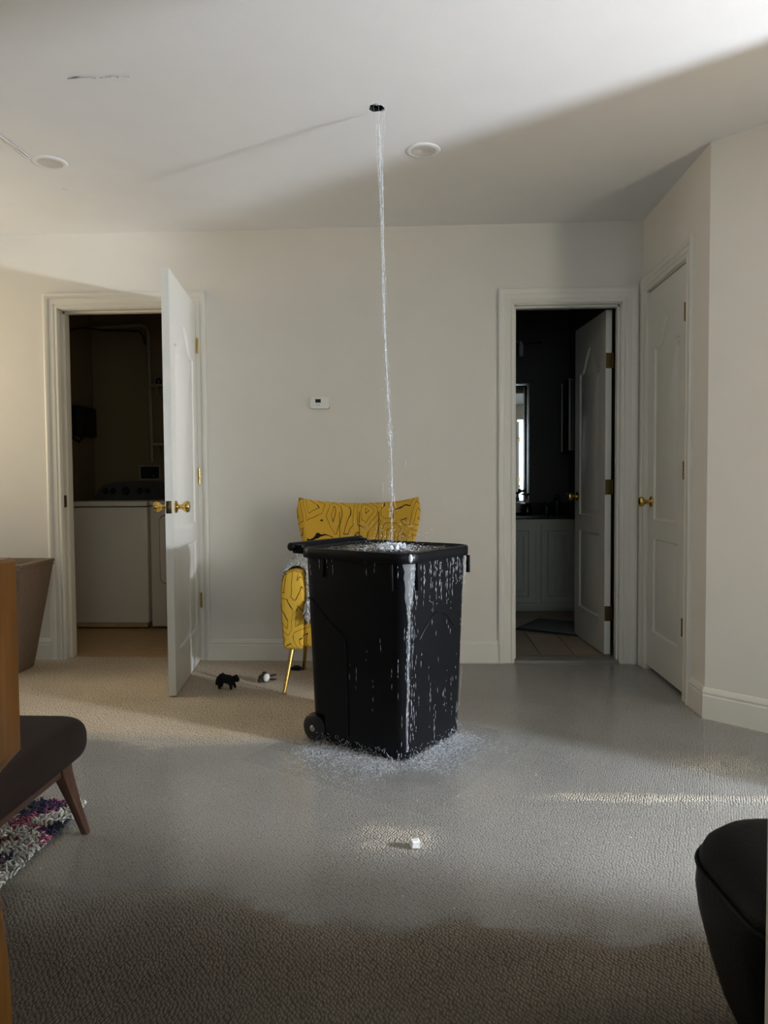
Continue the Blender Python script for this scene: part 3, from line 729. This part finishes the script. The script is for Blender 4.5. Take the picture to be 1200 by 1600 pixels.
# ------------------------------------------------------------------ armchair
def pillow(bm, nu, nv, fn, thick):
    """closed cushion: fn(u, v) -> (centre point, normal), u, v in -1..1"""
    F_, B_ = {}, {}
    for i in range(nu+1):
        for j in range(nv+1):
            u, v = -1+2*i/nu, -1+2*j/nv
            c, n = fn(u, v); k = max(0, (1-abs(u)**6)*(1-abs(v)**6))**.45
            c = Vector(c); n = Vector(n)
            if i in (0, nu) or j in (0, nv): F_[i, j] = B_[i, j] = bm.verts.new(c)
            else: F_[i, j] = bm.verts.new(c+n*thick*k); B_[i, j] = bm.verts.new(c-n*thick*k)
    for i in range(nu):
        for j in range(nv):
            bm.faces.new((F_[i, j], F_[i+1, j], F_[i+1, j+1], F_[i, j+1]))
            q = (B_[i, j], B_[i, j+1], B_[i+1, j+1], B_[i+1, j])
            if set(q) != {F_[i, j], F_[i+1, j], F_[i+1, j+1], F_[i, j+1]}: bm.faces.new(q)
    bmesh.ops.recalc_face_normals(bm, faces=bm.faces[:])
def armchair():
    t = thing('armchair', 'mustard yellow armchair with black maze line print and gold legs behind the bin', 'armchair', (-.325, -.43, .004))
    def back(u, v):
        s = (v+1)/2; z = .36+.58*s
        hw = .215+.115*sm(s/.92)-.012*sm((s-.88)/.12)
        z += (-.028*(1-u*u)+.008*u**6)*s
        return ((hw*u, .20-.11*abs(u)**2.2+.05*s, z), (0, -1, .12))
    bm = nb(); pillow(bm, 30, 24, back, .05); obj('backrest', bm, 'print', t, 60)
    for x in (-.105, .0, .105):   # vertical channel seams
        bm = nb(); tube(bm, [(x, .147-.11*abs(x/.33)**2.2+.05*s+.01*(s-.5), .40+.52*s) for s in (.05, .3, .6, .9)], .0016, 6); obj('seam', bm, 'black', t)
    for sx in (-1, 1):
        bm = nb(); rings = []
        for y in [-.228, -.225, -.215]+[-.2+.05*k for k in range(8)]+[.19, .2]:
            e = .86 if y in (-.228, .2) else (.95 if y in (-.225, .19) else 1.0)
            ring = []
            for a_ in range(20):
                an = 2*PI*a_/20; cx, cz = math.cos(an), math.sin(an)
                px = .056*math.copysign(abs(cx)**(.5 if cz > 0 else .22), cx); pz = .19*math.copysign(abs(cz)**(.5 if cz > 0 else .10), cz)
                tap = 1 - .13*max(0, -pz/.19)
                ring.append((sx*.298+sx*(-.004*(pz < 0))+px*e*tap, y, .404+pz*(.5+.5*e)))
            rings.append(ring)
        loft(bm, rings); bmesh.ops.recalc_face_normals(bm, faces=bm.faces[:]); obj('armrest', bm, 'print', t, 50)
    bm = nb(); box(bm, (-.245, -.222, .222), (.245, .2, .34), .02, 3); obj('seat_base', bm, 'print', t)
    bm = nb(); box(bm, (-.243, -.226, .345), (.243, .14, .44), .035, 4); obj('seat_cushion', bm, 'print', t)
    for (x0, y0, x1, y1) in ((-.305, -.17, -.338, -.245), (.305, -.17, .338, -.245), (-.29, .17, -.317, .24), (.29, .17, .317, .24)):
        bm = nb(); tube(bm, [(x0, y0, .226), (x1, y1, 0)], [.0125, .0085], 12)
        lathe(bm, [(.010, 0), (.012, .002), (.012, .006), (.009, .008)], 10, Matrix.Translation((x1, y1, 0))); obj('leg', bm, 'gold', t)
armchair()

def tint_attr(o, cols):
    at = o.data.color_attributes.new('tint', 'FLOAT_COLOR', 'POINT')
    at.data.foreach_set('color', [x for c in cols for x in (c[0], c[1], c[2], 1)])
def strands(name, roots, mat='fur', seg=4, sides=3):
    """roots: (p, direction, length, radius, colour, droop)"""
    V, Fs, cols = [], [], []
    for p, d, ln, r, col, droop in roots:
        p = Vector(p); d = Vector(d).normalized(); side = d.orthogonal().normalized(); b0 = len(V)
        cur = random.uniform(-.5, .5)
        for k in range(seg+1):
            s = k/seg; q = p+d*ln*s+Vector((0, 0, -droop*ln*s*s))+side*cur*ln*.5*s*s
            rr = r*(1-.65*s*s); X = side; Y = d.cross(side)
            for m_ in range(sides):
                an = 2*PI*m_/sides+s; V.append(q+(X*math.cos(an)+Y*math.sin(an))*rr); cols.append(col)
        for k in range(seg):
            for m_ in range(sides):
                a = b0+k*sides+m_; b = b0+k*sides+(m_+1) % sides
                Fs.append((a, b, b+sides, a+sides))
        Fs.append(tuple(b0+seg*sides+m_ for m_ in range(sides)))
    o = raw(name, V, Fs, mat); tint_attr(o, cols); return o
def throw():
    rt = []
    g = lambda: random.choice(((.80, .78, .75), (.86, .84, .81), (.55, .53, .50), (.9, .89, .87)))
    ax = -.325-.298
    for _ in range(1700):     # over the arm, behind its front
        y = random.uniform(-.52, -.30); an = random.uniform(-1.25, 1.35); lift = .008+.03*sm((y+.52)/.12)
        x = ax+(.058+lift*.3)*math.sin(an); z = .598-.075+.082*math.cos(an)+lift
        d = (math.sin(an)*1.2+random.uniform(-.4, .4), random.uniform(-.9, .3), .55*math.cos(an)+random.uniform(-.2, .3))
        rt.append(((x, y, z), d, random.uniform(.018, .04), .0022, g(), .5))
    for _ in range(2200):     # inside of the arm and across the seat, over the front edge
        q = random.random()
        if q < .45: x, y, z, d = ax+.064, random.uniform(-.62, -.33), random.uniform(.46, .60), (1, random.uniform(-1, .4), random.uniform(-.7, .2))
        elif q < .75: x, y, z, d = random.uniform(ax+.07, -.40), random.uniform(-.64, -.34), .448, (random.uniform(-.8, .8), random.uniform(-1, .4), .8)
        else: x, y, z, d = random.uniform(ax+.07, -.42), -.662, random.uniform(.385, .46), (random.uniform(-.6, .6), -1, random.uniform(-.8, .1))
        rt.append(((x, y, z), d, random.uniform(.02, .042), .0023, g(), .6))
    o = strands('fur_throw', rt); tag(o, 'shaggy white and grey fur throw draped over the armchair arm and seat', 'throw blanket', kind='stuff')
    # knitted backing sheet under the pile
    bm = nb(); rings = []
    prof = [(ax-.066, .50), (ax-.06, .56), (ax-.045, .592), (ax, .602), (ax+.045, .592), (ax+.06, .56), (ax+.062, .455), (ax+.12, .446), (-.40, .446)]
    R = [[bm.verts.new((x, y, z+(.004 if x < ax+.06 else .002))) for x, z in prof] for y in (-.50, -.43, -.36, -.31)]
    for a, b in zip(R, R[1:]):
        for i in range(len(prof)-1): bm.faces.new((a[i], a[i+1], b[i+1], b[i]))
    obj('backing', bm, 'taupe', o)
throw()

# ------------------------------------------------------------------ toys on the carpet
def skin(name, verts, edges, radii, mat, sub=2):
    me = bpy.data.meshes.new(name); me.from_pydata(verts, edges, []); me.materials.append(M[mat])
    o = bpy.data.objects.new(name, me); C.objects.link(o)
    sm_ = o.modifiers.new('skin', 'SKIN'); sm_.use_smooth_shade = True
    for i, r in enumerate(radii): me.skin_vertices[0].data[i].radius = (r, r)
    me.skin_vertices[0].data[0].use_root = True
    ss = o.modifiers.new('sub', 'SUBSURF'); ss.levels = sub; ss.render_levels = sub
    return o
v = [(-.012, 0, .062), (-.032, 0, .058), (.018, 0, .052), (.040, 0, .058), (.052, 0, .056), (-.040, -.012, .04), (-.036, -.016, .004), (-.040, .016, .036), (-.046, .016, .006),
     (.026, -.014, .034), (.028, -.018, .006), (.026, .014, .034), (.034, .016, .006), (-.052, 0, .055), (-.060, 0, .038), (-.062, 0, .018), (.064, 0, .048), (.046, -.012, .076), (.046, .012, .076)]
e = [(0, 1), (0, 2), (2, 3), (3, 4), (1, 5), (5, 6), (1, 7), (7, 8), (2, 9), (9, 10), (2, 11), (11, 12), (1, 13), (13, 14), (14, 15), (4, 16), (3, 17), (3, 18)]
r = [.021, .022, .018, .014, .015, .012, .007, .012, .007, .010, .006, .010, .006, .010, .008, .007, .007, .005, .005]
o = skin('plush_cat', v, e, r, 'plush'); o.location = (-.955, -.615, .006); o.rotation_euler = (0, 0, -.25)
tag(o, 'small black plush cat toy standing on the carpet right of the open door', 'toy')
t = thing('plush_bird', 'small brown plush toy with a white belly lying near the chair leg', 'toy', (-.797, -.475, .006), .2)
bm = nb(); blob(bm, (-.006, .004, .022), (.030, .024, .022), 14, 8); blob(bm, (-.026, -.006, .012), (.014, .012, .012)); blob(bm, (-.004, .014, .041), (.014, .012, .012)); obj('body', bm, 'brownplush', t)
bm = nb(); blob(bm, (.006, -.014, .028), (.017, .014, .021), 14, 8, Matrix.Rotation(.35, 4, 'Y')); obj('belly', bm, 'whiteplush', t)
for s in (0, 1):
    bm = nb(); blob(bm, (.036, .006-.004*s, .012+.022*s), (.024, .008, .006), 10, 6, Matrix.Rotation(-.2*s, 4, 'Y')); obj('wing', bm, 'brownplush', t)
rt = []
for _ in range(160):
    a = random.uniform(0, 2*PI); rt.append(((-.682+random.gauss(0, .010), -.215+random.gauss(0, .01), .008), (math.cos(a), math.sin(a), random.uniform(.3, 1.6)), random.uniform(.02, .05), .0022, (.02, .018, .016), .5))
o = strands('feather_toy', rt); tag(o, "dark tufted pet toy beside the armchair's back leg", 'toy')
bm = nb(); box(bm, (-.013, -.010, 0), (.013, .010, .022), .003, 1, Matrix.Rotation(.35, 4, 'Z'))
for vv_ in bm.verts: vv_.co += Vector((random.uniform(-.002, .002), random.uniform(-.002, .002), random.uniform(-.001, .002)))
o = obj('plaster_chip', bm, 'chip', None, 20); o.location = (-.018, -2.15, .001); tag(o, 'small white plaster chunk on the wet carpet in front of the bin', 'debris')

# ------------------------------------------------------------------ thermostat, basket, bench, rug, post, ottoman
t = thing('thermostat', 'white wall thermostat with a small dark screen', 'thermostat', (-.562, 0, 1.481))
R_ = Matrix.Rotation(PI/2, 4, 'X')
bm = nb(); loft(bm, [[(x*k, -y_, z*k) for x, z in rrect(.056, .034, .012)] for k, y_ in ((.98, 0), (1, .004), (1, .018), (.95, .024))]); bmesh.ops.recalc_face_normals(bm, faces=bm.faces[:]); obj('case', bm, 'white', t)
bm = nb(); box(bm, (-.025, -.0255, -.0), (.006, -.0235, .020), .0006, 1); obj('screen', bm, 'screen', t)
for x in (-.018, -.004):
    bm = nb(); box(bm, (x-.004, -.0262, -.018), (x+.004, -.0235, -.010), .001, 1); obj('button', bm, 'peel', t)

t = thing('laundry_basket', 'taupe tapered square basket against the wall left of the laundry door', 'basket', (-2.262, -.265, .005))
bm = nb(); rings = []
for hs, z in ((.085, 0), (.092, .012), (.175, .585), (.179, .592), (.179, .603), (.168, .605), (.165, .59), (.084, .02)):
    rings.append([(x, y, z) for x, y in rrect(hs, hs, .012, 3)])
loft(bm, rings); bmesh.ops.recalc_face_normals(bm, faces=bm.faces[:]); obj('body', bm, 'taupe', t, 30)
bm = nb(); tube(bm, [(x, y, .574) for x, y in rrect(.1755, .1755, .012, 3)]+[(.1755, .16, .574)], .003, 6); obj('seam_band', bm, 'taupe', t)

def bench():
    t = thing('footstool', 'dark brown upholstered footstool with walnut legs on the left', 'footstool', (-1.30, -2.33, .0))
    bm = nb(); rings = []
    X, Y = .305, .325
    for i in range(25):
        an = -PI/2+PI*i/24; k = .80+.20*math.copysign(abs(math.cos(an))**.62, 1); z = .272+(.060 if an < 0 else .062)*math.copysign(abs(math.sin(an))**.8, an)
        rings.append([(x, y, z) for x, y in rrect(X*k, Y*k, .075*k, 10)])
    rings += [[(x, y, z) for x, y in rrect(X*k, Y*k, .07*k, 10)] for k, z in ((.6, .337), (.2, .339))]
    loft(bm, rings); obj('cushion', bm, 'bench', t, 60)
    bm = nb()
    for a in ((.225, -.26, .182, .262, .26, .214), (-.262, -.26, .182, -.225, .26, .214), (-.225, .225, .182, .225, .26, .214), (-.225, -.26, .182, .225, -.225, .214)): box(bm, a[:3], a[3:], .004)
    obj('frame', bm, 'walnut', t)
    for sx in (1, -1):
        for sy in (1, -1):
            bm = nb(); rings = []
            for z, ox, oy, w0, w1 in ((.214, .250, .215, .030, .040), (.18, .254, .220, .028, .036), (.09, .283, .226, .020, .023), (.003, .311, .232, .016, .017)):
                ring = [(sx*ox+x, sy*oy+y, z) for x, y in rrect(w0*.62, w1*.75, .005, 2)]
                rings.append(ring)
            loft(bm, rings); bmesh.ops.recalc_face_normals(bm, faces=bm.faces[:]); obj('leg', bm, 'walnut', t, 30)
bench()

def rug():
    t = thing('shag_rug', 'white shag rug with purple, pink and navy patches under the footstool', 'rug', (0, 0, 0))
    x0, x1, y0, y1 = -1.95, -1.062, -3.0, -1.905
    bm = nb(); box(bm, (x0, y0, .002), (x1-.022, y1-.022, .010), .003); obj('backing', bm, 'taupe', t)
    rt = []; pal = {'w': (.74, .72, .68), 'c': (.55, .52, .47), 'p': (.085, .035, .12), 'n': (.03, .035, .075), 'k': (.48, .12, .24), 'm': (.13, .02, .05)}
    x = max(x0, -1.6)
    while x < x1:
        y = -2.75
        while y < y1:
            px, py = x+random.uniform(-.005, .005), y+random.uniform(-.005, .005)
            n1 = noise.noise(Vector((px*7, py*9, 0))); n2 = noise.noise(Vector((px*10+7, py*10, 3)))
            if n1 > .20: c = pal['n'] if n2 < -.05 else pal['p']
            elif n1 > .06 and n2 > .12: c = pal['k']
            elif n1 < -.36: c = pal['m']
            else: c = pal['w'] if n2 > -.25 else pal['c']
            f_ = random.uniform(.75, 1.12); c = tuple(q*f_ for q in c)
            rt.append(((px, py, .008), (random.uniform(-.8, .8), random.uniform(-.8, .8), 1), random.uniform(.020, .034), random.uniform(.0036, .0058), c, .45))
            y += .0115
        x += .0115
    o = strands('shag_pile', rt); o.parent = t; o['kind'] = 'stuff'
rug()

def post():
    t = thing('wooden_post', 'honey brown wooden post with a square head and turned shaft at the left edge', 'post', (-.752, -2.98, .004))
    s = .047
    bm = nb(); rings = []
    for k, z, r in ((.9, .8995, .006), (1, .893, .006), (1, .560, .006), (.55, .528, .02), (.5, .52, .02)):
        rings.append([(x, y, z) for x, y in rrect(s*k, s*k, r, 3)])
    loft(bm, rings[::-1]); bmesh.ops.recalc_face_normals(bm, faces=bm.faces[:]); obj('head_block', bm, 'honey', t, 30)
    bm = nb(); lathe(bm, [(.030, 0), (.036, .03), (.038, .10), (.034, .20), (.025, .31), (.018, .38), (.014, .44), (.015, .458), (.019, .468), (.017, .476), (.024, .482), (.0275, .492), (.024, .503), (.0185, .509), (.021, .521)], 24); obj('shaft', bm, 'honey', t, 30)
post()

def ottoman():
    t = thing('ottoman', 'black leather ottoman with a rounded end at the right edge', 'ottoman', (.858, -2.935, .004), .06)
    def ring(s, z, e=0):
        return [(x, y, z) for x, y in rrect(.36*s-e, .20*s-e, .13*s, 8)]
    bm = nb(); loft(bm, [ring(s, z) for s, z in ((.70, .040), (.80, .045), (.87, .10), (.935, .175), (.985, .25), (1.0, .295), (.99, .333))]); obj('base', bm, 'leather', t, 60)
    bm = nb(); loft(bm, [ring(s, z) for s, z in ((.985, .331), (.985, .342), (.96, .362), (.90, .378), (.80, .386), (.6, .390), (.2, .392))]); obj('seat_pad', bm, 'leather', t, 60)
    bm = nb(); tube(bm, [p for p in ring(.995, .334)]+[ring(.995, .334)[0]], .0035, 6); obj('piping', bm, 'leather', t)
    for x in (-.2, .2):
        for y in (-.08, .08):
            bm = nb(); lathe(bm, [(.016, 0), (.02, .05)], 12, Matrix.Translation((x, y, 0))); obj('foot', bm, 'black', t)
ottoman()
bm = nb(); box(bm, (.374, -3.50, -.02), (.46, -3.38, H), .004, 1); struct('trim_6', bm, 'trim')

# ------------------------------------------------------------------ water
# 1. flood: level sheet, the carpet pokes through where it is higher
def flood():
    st = .05; x0, x1, y0, y1 = -2.6, 2.0, -3.0, -.016
    nx, ny = int(round((x1-x0)/st)), int(math.ceil((y1-y0)/st))
    V, Fs, dep, idx = [], [], [], {}
    for j in range(ny):
        for i in range(nx):
            q = [(i+a_, j+b_) for a_, b_ in ((0, 0), (1, 0), (1, 1), (0, 1))]
            P = [(x0+a_*st, min(y0+b_*st, y1)) for a_, b_ in q]
            cx, cy = P[0][0]+st/2, P[0][1]+st/2
            if cx > CX-.03 and cy > -.94-(cx-CX)-.062: continue
            if all(shore(*p) > .12 for p in P): continue
            f_ = []
            for k, p in zip(q, P):
                if k not in idx:
                    idx[k] = len(V); x = min(p[0], CX-.0155) if p[1] > -.95 else p[0]
                    V.append((x, p[1], 0)); dep.append(sm((.0005-floor_z(*p))/.005))
                f_.append(idx[k])
            Fs.append(tuple(f_))
    o = raw('floodwater', V, Fs, 'flood'); tag(o, 'thin sheet of floodwater covering the carpet around the bin', 'water', kind='stuff')
    at = o.data.attributes.new('depth', 'FLOAT', 'POINT'); at.data.foreach_set('value', dep)
flood()

# small water pieces
def slivers(name, items, mat):
    """items: (centre, axis, half length, half width); each a 6-vertex spindle"""
    V, Fs = [], []
    for c, ax, hl, hw in items:
        c = Vector(c); ax = Vector(ax).normalized(); X = ax.orthogonal().normalized(); Y = ax.cross(X); b = len(V)
        V += [c-ax*hl, c+X*hw, c+Y*hw, c-X*hw, c-Y*hw, c+ax*hl]
        for k in range(4):
            a_, b_ = b+1+k, b+1+(k+1) % 4; Fs += [(b, b_, a_), (b+5, a_, b_)]
    return raw(name, V, Fs, mat)
# 2. water falling from the hole into the bin
def stream_c(z):
    s = (2.46-z)/1.69
    return Vector((-.150+.036*sm(s*1.15)+.004*math.sin(s*9), -1.313+.022*s, z))
def stream():
    bm = nb()
    for k in range(7):                    # thin veil strands at the top gather to a rope
        ph = random.uniform(0, 2*PI); r0 = HOLE[2]*random.uniform(.2, .85); z = 2.455; pts = []; rad = []
        zend = random.uniform(1.25, 2.15) if k > 1 else .775
        n_ = 40
        for i in range(n_+1):
            s = i/n_; zz = 2.462-(2.462-zend)*s; d = 2.46-zz
            rr = r0*math.exp(-d/.2)+.0042*(.4+.6*random.random())*(1-.25*s)
            an = ph+d*4+.4*math.sin(d*11+k)
            p = stream_c(zz)+Vector((rr*math.cos(an), rr*math.sin(an), 0)); pts.append(p)
            rad.append(max(.0004, (.00070+.0006*math.sin(d*31+k*2)+.0004*random.random())*(1.15-.45*s)*(.40+.60*sm(d/.28))))
        tube(bm, pts, rad, 5)
    o = obj('water_stream', bm, 'stream'); tag(o, 'thin stream of water pouring from the ceiling hole into the bin', 'water', kind='stuff')
    it = []
    for _ in range(760):                  # sparkles and broken beads along the rope
        z = .78+1.62*random.random()**.9; d = 2.46-z; sp = .006+.004*d
        p = stream_c(z)+Vector((random.gauss(0, sp*.6), random.gauss(0, sp*.6), 0))
        it.append((p, (random.uniform(-.08, .08), random.uniform(-.08, .08), 1), random.uniform(.003, .013), random.uniform(.0006, .0014)))
    for _ in range(60):                  # stray drops further out
        z = random.uniform(.8, 2.3); p = stream_c(z)+Vector((random.gauss(0, .03), random.gauss(0, .03), 0))
        it.append((p, (random.uniform(-.1, .1), 0, 1), random.uniform(.002, .008), random.uniform(.0007, .0014)))
    for x, y, z, hl in ((-.268, -1.30, 2.20, .012), (-.055, -1.27, 1.10, .016), (-.145, -1.28, 1.0, .03), (-.10, -1.28, .96, .03), (.10, -1.2, .93, .02), (-.30, -1.30, .965, .004), (-.085, -1.27, 1.06, .004), (.02, -1.25, 1.35, .02)):
        it.append(((x, y, z), (.03, 0, 1), hl, .0015))
    b = slivers('stream_drops', it, 'drop'); b.parent = o; b['kind'] = 'stuff'
stream()
# 3. water in the bin and the splash over it
def bin_water():
    t = thing('bin_water', 'churning water filling the bin to its rim', 'water', BC, BANG)
    t['kind'] = 'stuff'
    a, b, r = bin_half(.755); a -= .0085; b -= .0085
    n = 44; V, Fs = [], []; imp = BM.inverted() @ Vector((-.112, -1.29, .77))
    for j in range(n+1):
        for i in range(n+1):
            u, v_ = -1+2*i/n, -1+2*j/n
            # square to rounded square
            k = max(abs(u), abs(v_)); l_ = (abs(u)**8+abs(v_)**8)**(1/8) or 1; sc_ = k/l_
            x, y = a*u*sc_, b*v_*sc_
            d = math.hypot(x-imp.x, y-imp.y); z = .767
            ed = 1-sm((k-.8)/.2)
            z += ed*(.006*fnoise(x, y, 22, 1)+.003*fnoise(x, y, 55, 5)) + .012*math.exp(-(d/.05)**2)*(1+fnoise(x, y, 60, 2)) + ed*.006*math.sin(d*90)*math.exp(-d/.1)
            V.append((x, y, z))
    for j in range(n):
        for i in range(n): q = j*(n+1)+i; Fs.append((q, q+1, q+n+2, q+n+1))
    raw('surface', V, Fs, 'binwater', t)
    it = []
    def loc(x, y, z): return (x, y, z)
    for _ in range(750):
        rr = abs(random.gauss(0, .06)); an = random.uniform(0, 2*PI); x, y = imp.x+rr*math.cos(an)*1.3-.02, imp.y+rr*math.sin(an)*1.3
        if abs(x) > a-.01 or abs(y) > b-.01: continue
        z = .768+random.random()**2*.03*math.exp(-rr/.1)
        it.append(((x, y, z), (random.uniform(-1, 1), random.uniform(-1, 1), random.uniform(-.4, .8)), random.uniform(.002, .008), random.uniform(.0008, .0024)))
    for _ in range(150):
        an = random.uniform(0, 2*PI); s = random.random(); rr = .03+.16*s; z = .78+.16*random.random()*(1-s*.4)*s**.5
        x, y = imp.x+rr*math.cos(an), imp.y+rr*math.sin(an)
        it.append(((x, y, z), (math.cos(an)*.5, math.sin(an)*.5, 1), random.uniform(.001, .004), random.uniform(.0008, .0016)))
    s_ = slivers('splash', it, 'drop'); s_.parent = t; s_['kind'] = 'stuff'
    bm = nb()
    for _ in range(16):
        an = random.uniform(0, 2*PI); rr = random.uniform(.0, .06); blob(bm, (imp.x+rr*math.cos(an)+.02*math.cos(an), imp.y+rr*math.sin(an), .774), (random.uniform(.006, .016), random.uniform(.006, .016), random.uniform(.004, .018)), 8, 5)
    o = obj('foam', bm, 'froth', t); o['kind'] = 'stuff'
bin_water()
# 4. rivulets down the bin
def rivulets():
    it = []
    def pt(face, s, z, lift=.0012):
        a, b, r = bin_half(z)
        if face == 'v': return Vector((-a+r*.3+s*(2*a-r*.6), -b-lift, z))          # right-hand face
        if face == 'u': return Vector((-a-lift, -b+r*.3+s*(2*b-r*.6), z))           # left-hand face
        an = PI+s*PI/2; return Vector((-a+r+(r+lift)*math.cos(an), -b+r+(r+lift)*math.sin(an), z))
    def run(face, s, z0, z1, dens, w_):
        z = z0; wob = random.uniform(0, 9)
        while z > z1:
            hl = random.uniform(.003, .016)
            if random.random() < dens:
                p = pt(face, s+.006*math.sin(z*40+wob), z); it.append((p, (random.uniform(-.08, .08), 0, 1), hl, w_*random.uniform(.5, 1.2)))
            z -= hl*1.7
    for _ in range(52):
        s = min(.98, random.random()**1.2); z0 = .735-random.random()*.02; run('v', s, z0, z0-random.uniform(.03, .17), .6, .0012)
    for _ in range(74):
        s = random.random()**1.2; z0 = random.uniform(.12, .66); run('v', s, z0, z0-random.uniform(.02, .14), .35, .0009)
    for s0 in (.02, .06, .10, .93):
        run('v', s0, .72, .03, .26, .0011)
    for _ in range(26):
        s = random.betavariate(3, 1.6); z0 = .735-.6*random.random(); run('c', s, z0, z0-random.uniform(.05, .25), .45, .0010)
    for _ in range(9):
        s = random.random(); z0 = .735-random.random()*.02; run('u', s, z0, z0-random.uniform(.015, .05), .5, .0010)
    for s in (.36, .48, .30, .55, .22, .10):
        z0 = random.uniform(.3, .52); run('u', s, z0, z0-random.uniform(.04, .14), .4, .0009)
    o = slivers('water_rivulets', it, 'drop'); o.matrix_world = BM
    tag(o, 'rivulets of water running down the sides of the black bin', 'water', kind='stuff')
    # lamp highlight on the wet near corner, put in as a pale water sheet
    V, Fs = [], []; n = 60; m_ = 6
    for i in range(n+1):
        z = .742-.70*i/n; wd = (.22*(1-sm((i/n)/.35))+.05)*(1+.35*fnoise(i*.13, 0, 3, 2))
        for k in range(m_+1):
            s = .66+wd*(k/m_-.5)*2+.02*math.sin(i*.35); p = pt('c', s, z, .0010+.0026*math.sin(PI*k/m_)*(.6+.4*fnoise(i*.3, k*.5, 2, 4))); V.append(p)
    for i in range(n):
        for k in range(m_): q = i*(m_+1)+k; Fs.append((q, q+1, q+m_+2, q+m_+1))
    s_ = raw('wet_corner_highlight', V, Fs, 'veil', o)
    b_ = nb(); a, b, r = bin_half(.755); an = PI+.62*PI/2
    blob(b_, (-a+r+(r+.014)*math.cos(an), -b+r+(r+.014)*math.sin(an), .757), (.009, .009, .016), 10, 8); obj('overflow_bead', b_, 'drop', o)
rivulets()
# 5. splash on the floor round the bin's foot
def foot_splash():
    it = []
    def edge_pt():
        a, b, r = bin_half(0)
        if random.random() < .55: return Vector((-a, random.uniform(-b, b*.9), 0)), Vector((-1, 0, 0))
        return Vector((random.uniform(-a, a), -b, 0)), Vector((0, -1, 0))
    for _ in range(8500):
        p, n = edge_pt(); d = random.expovariate(1/.075)
        if d > .33: continue
        q = p+n*d+Vector((random.gauss(0, .02), random.gauss(0, .02), 0))
        z = .001+random.random()**3*.03*math.exp(-d/.07)
        an = random.uniform(0, 2*PI)
        it.append(((q.x, q.y, z), (math.cos(an), math.sin(an), random.uniform(-.1, .5)), random.uniform(.0015, .0055), random.uniform(.0003, .0009)))
    for _ in range(350):
        p, n = edge_pt(); q = p+n*random.uniform(.004, .012)
        it.append(((q.x, q.y, random.random()**2*.05), (random.uniform(-1, 1), random.uniform(-1, 1), 1.2), random.uniform(.003, .009), random.uniform(.0005, .0011)))
    o = slivers('floor_splash', it, 'froth'); o.matrix_world = BM
    tag(o, "frothy splash of overflow water around the foot of the bin", 'water', kind='stuff')
    V, Fs, dep = [], [], []                  # churned water surface
    n = 150; R0 = .52
    for j in range(n+1):
        for i in range(n+1):
            x, y = -R0+.95*R0*2*i/n-.14, -R0-.14+.95*R0*2*j/n
            a, b, _ = bin_half(0); dx, dy = max(abs(x)-a, 0), max(abs(y)-b, 0); d = math.hypot(dx, dy)
            amp = .0085*math.exp(-d/.09)
            dep.append(1-sm((d-.05)/.19*(1+.5*fnoise(x, y, 12, 3))))
            V.append((x, y, -.004*sm((d-.12)/.12)+amp*(fnoise(x, y, 70, 1)+.7*fnoise(x, y, 150, 3)+.35)))
    for j in range(n):
        for i in range(n):
            q = j*(n+1)+i; x, y, _ = V[q]
            if abs(x) < bin_half(0)[0]-.02 and abs(y) < bin_half(0)[1]-.02: continue
            if max(abs(x)-.2, abs(y)-.2) > .3: continue
            Fs.append((q, q+1, q+n+2, q+n+1))
    c = raw('churn', V, Fs, 'churn', o)
    at = c.data.attributes.new('depth', 'FLOAT', 'POINT'); at.data.foreach_set('value', dep); c['kind'] = 'stuff'
foot_splash()
# 6. scattered drops thrown onto the carpet
it = []
for _ in range(46):
    x, y = random.uniform(-1.3, .9), random.uniform(-2.5, -1.3)
    it.append(((x, y, .002+max(0, floor_z(x, y))), (random.uniform(-1, 1), random.uniform(-1, 1), .1), random.uniform(.003, .007), random.uniform(.0012, .0024)))
tag(slivers('scattered_drops', it, 'drop'), 'scattered white drops of splashed water on the carpet', 'water', kind='stuff')
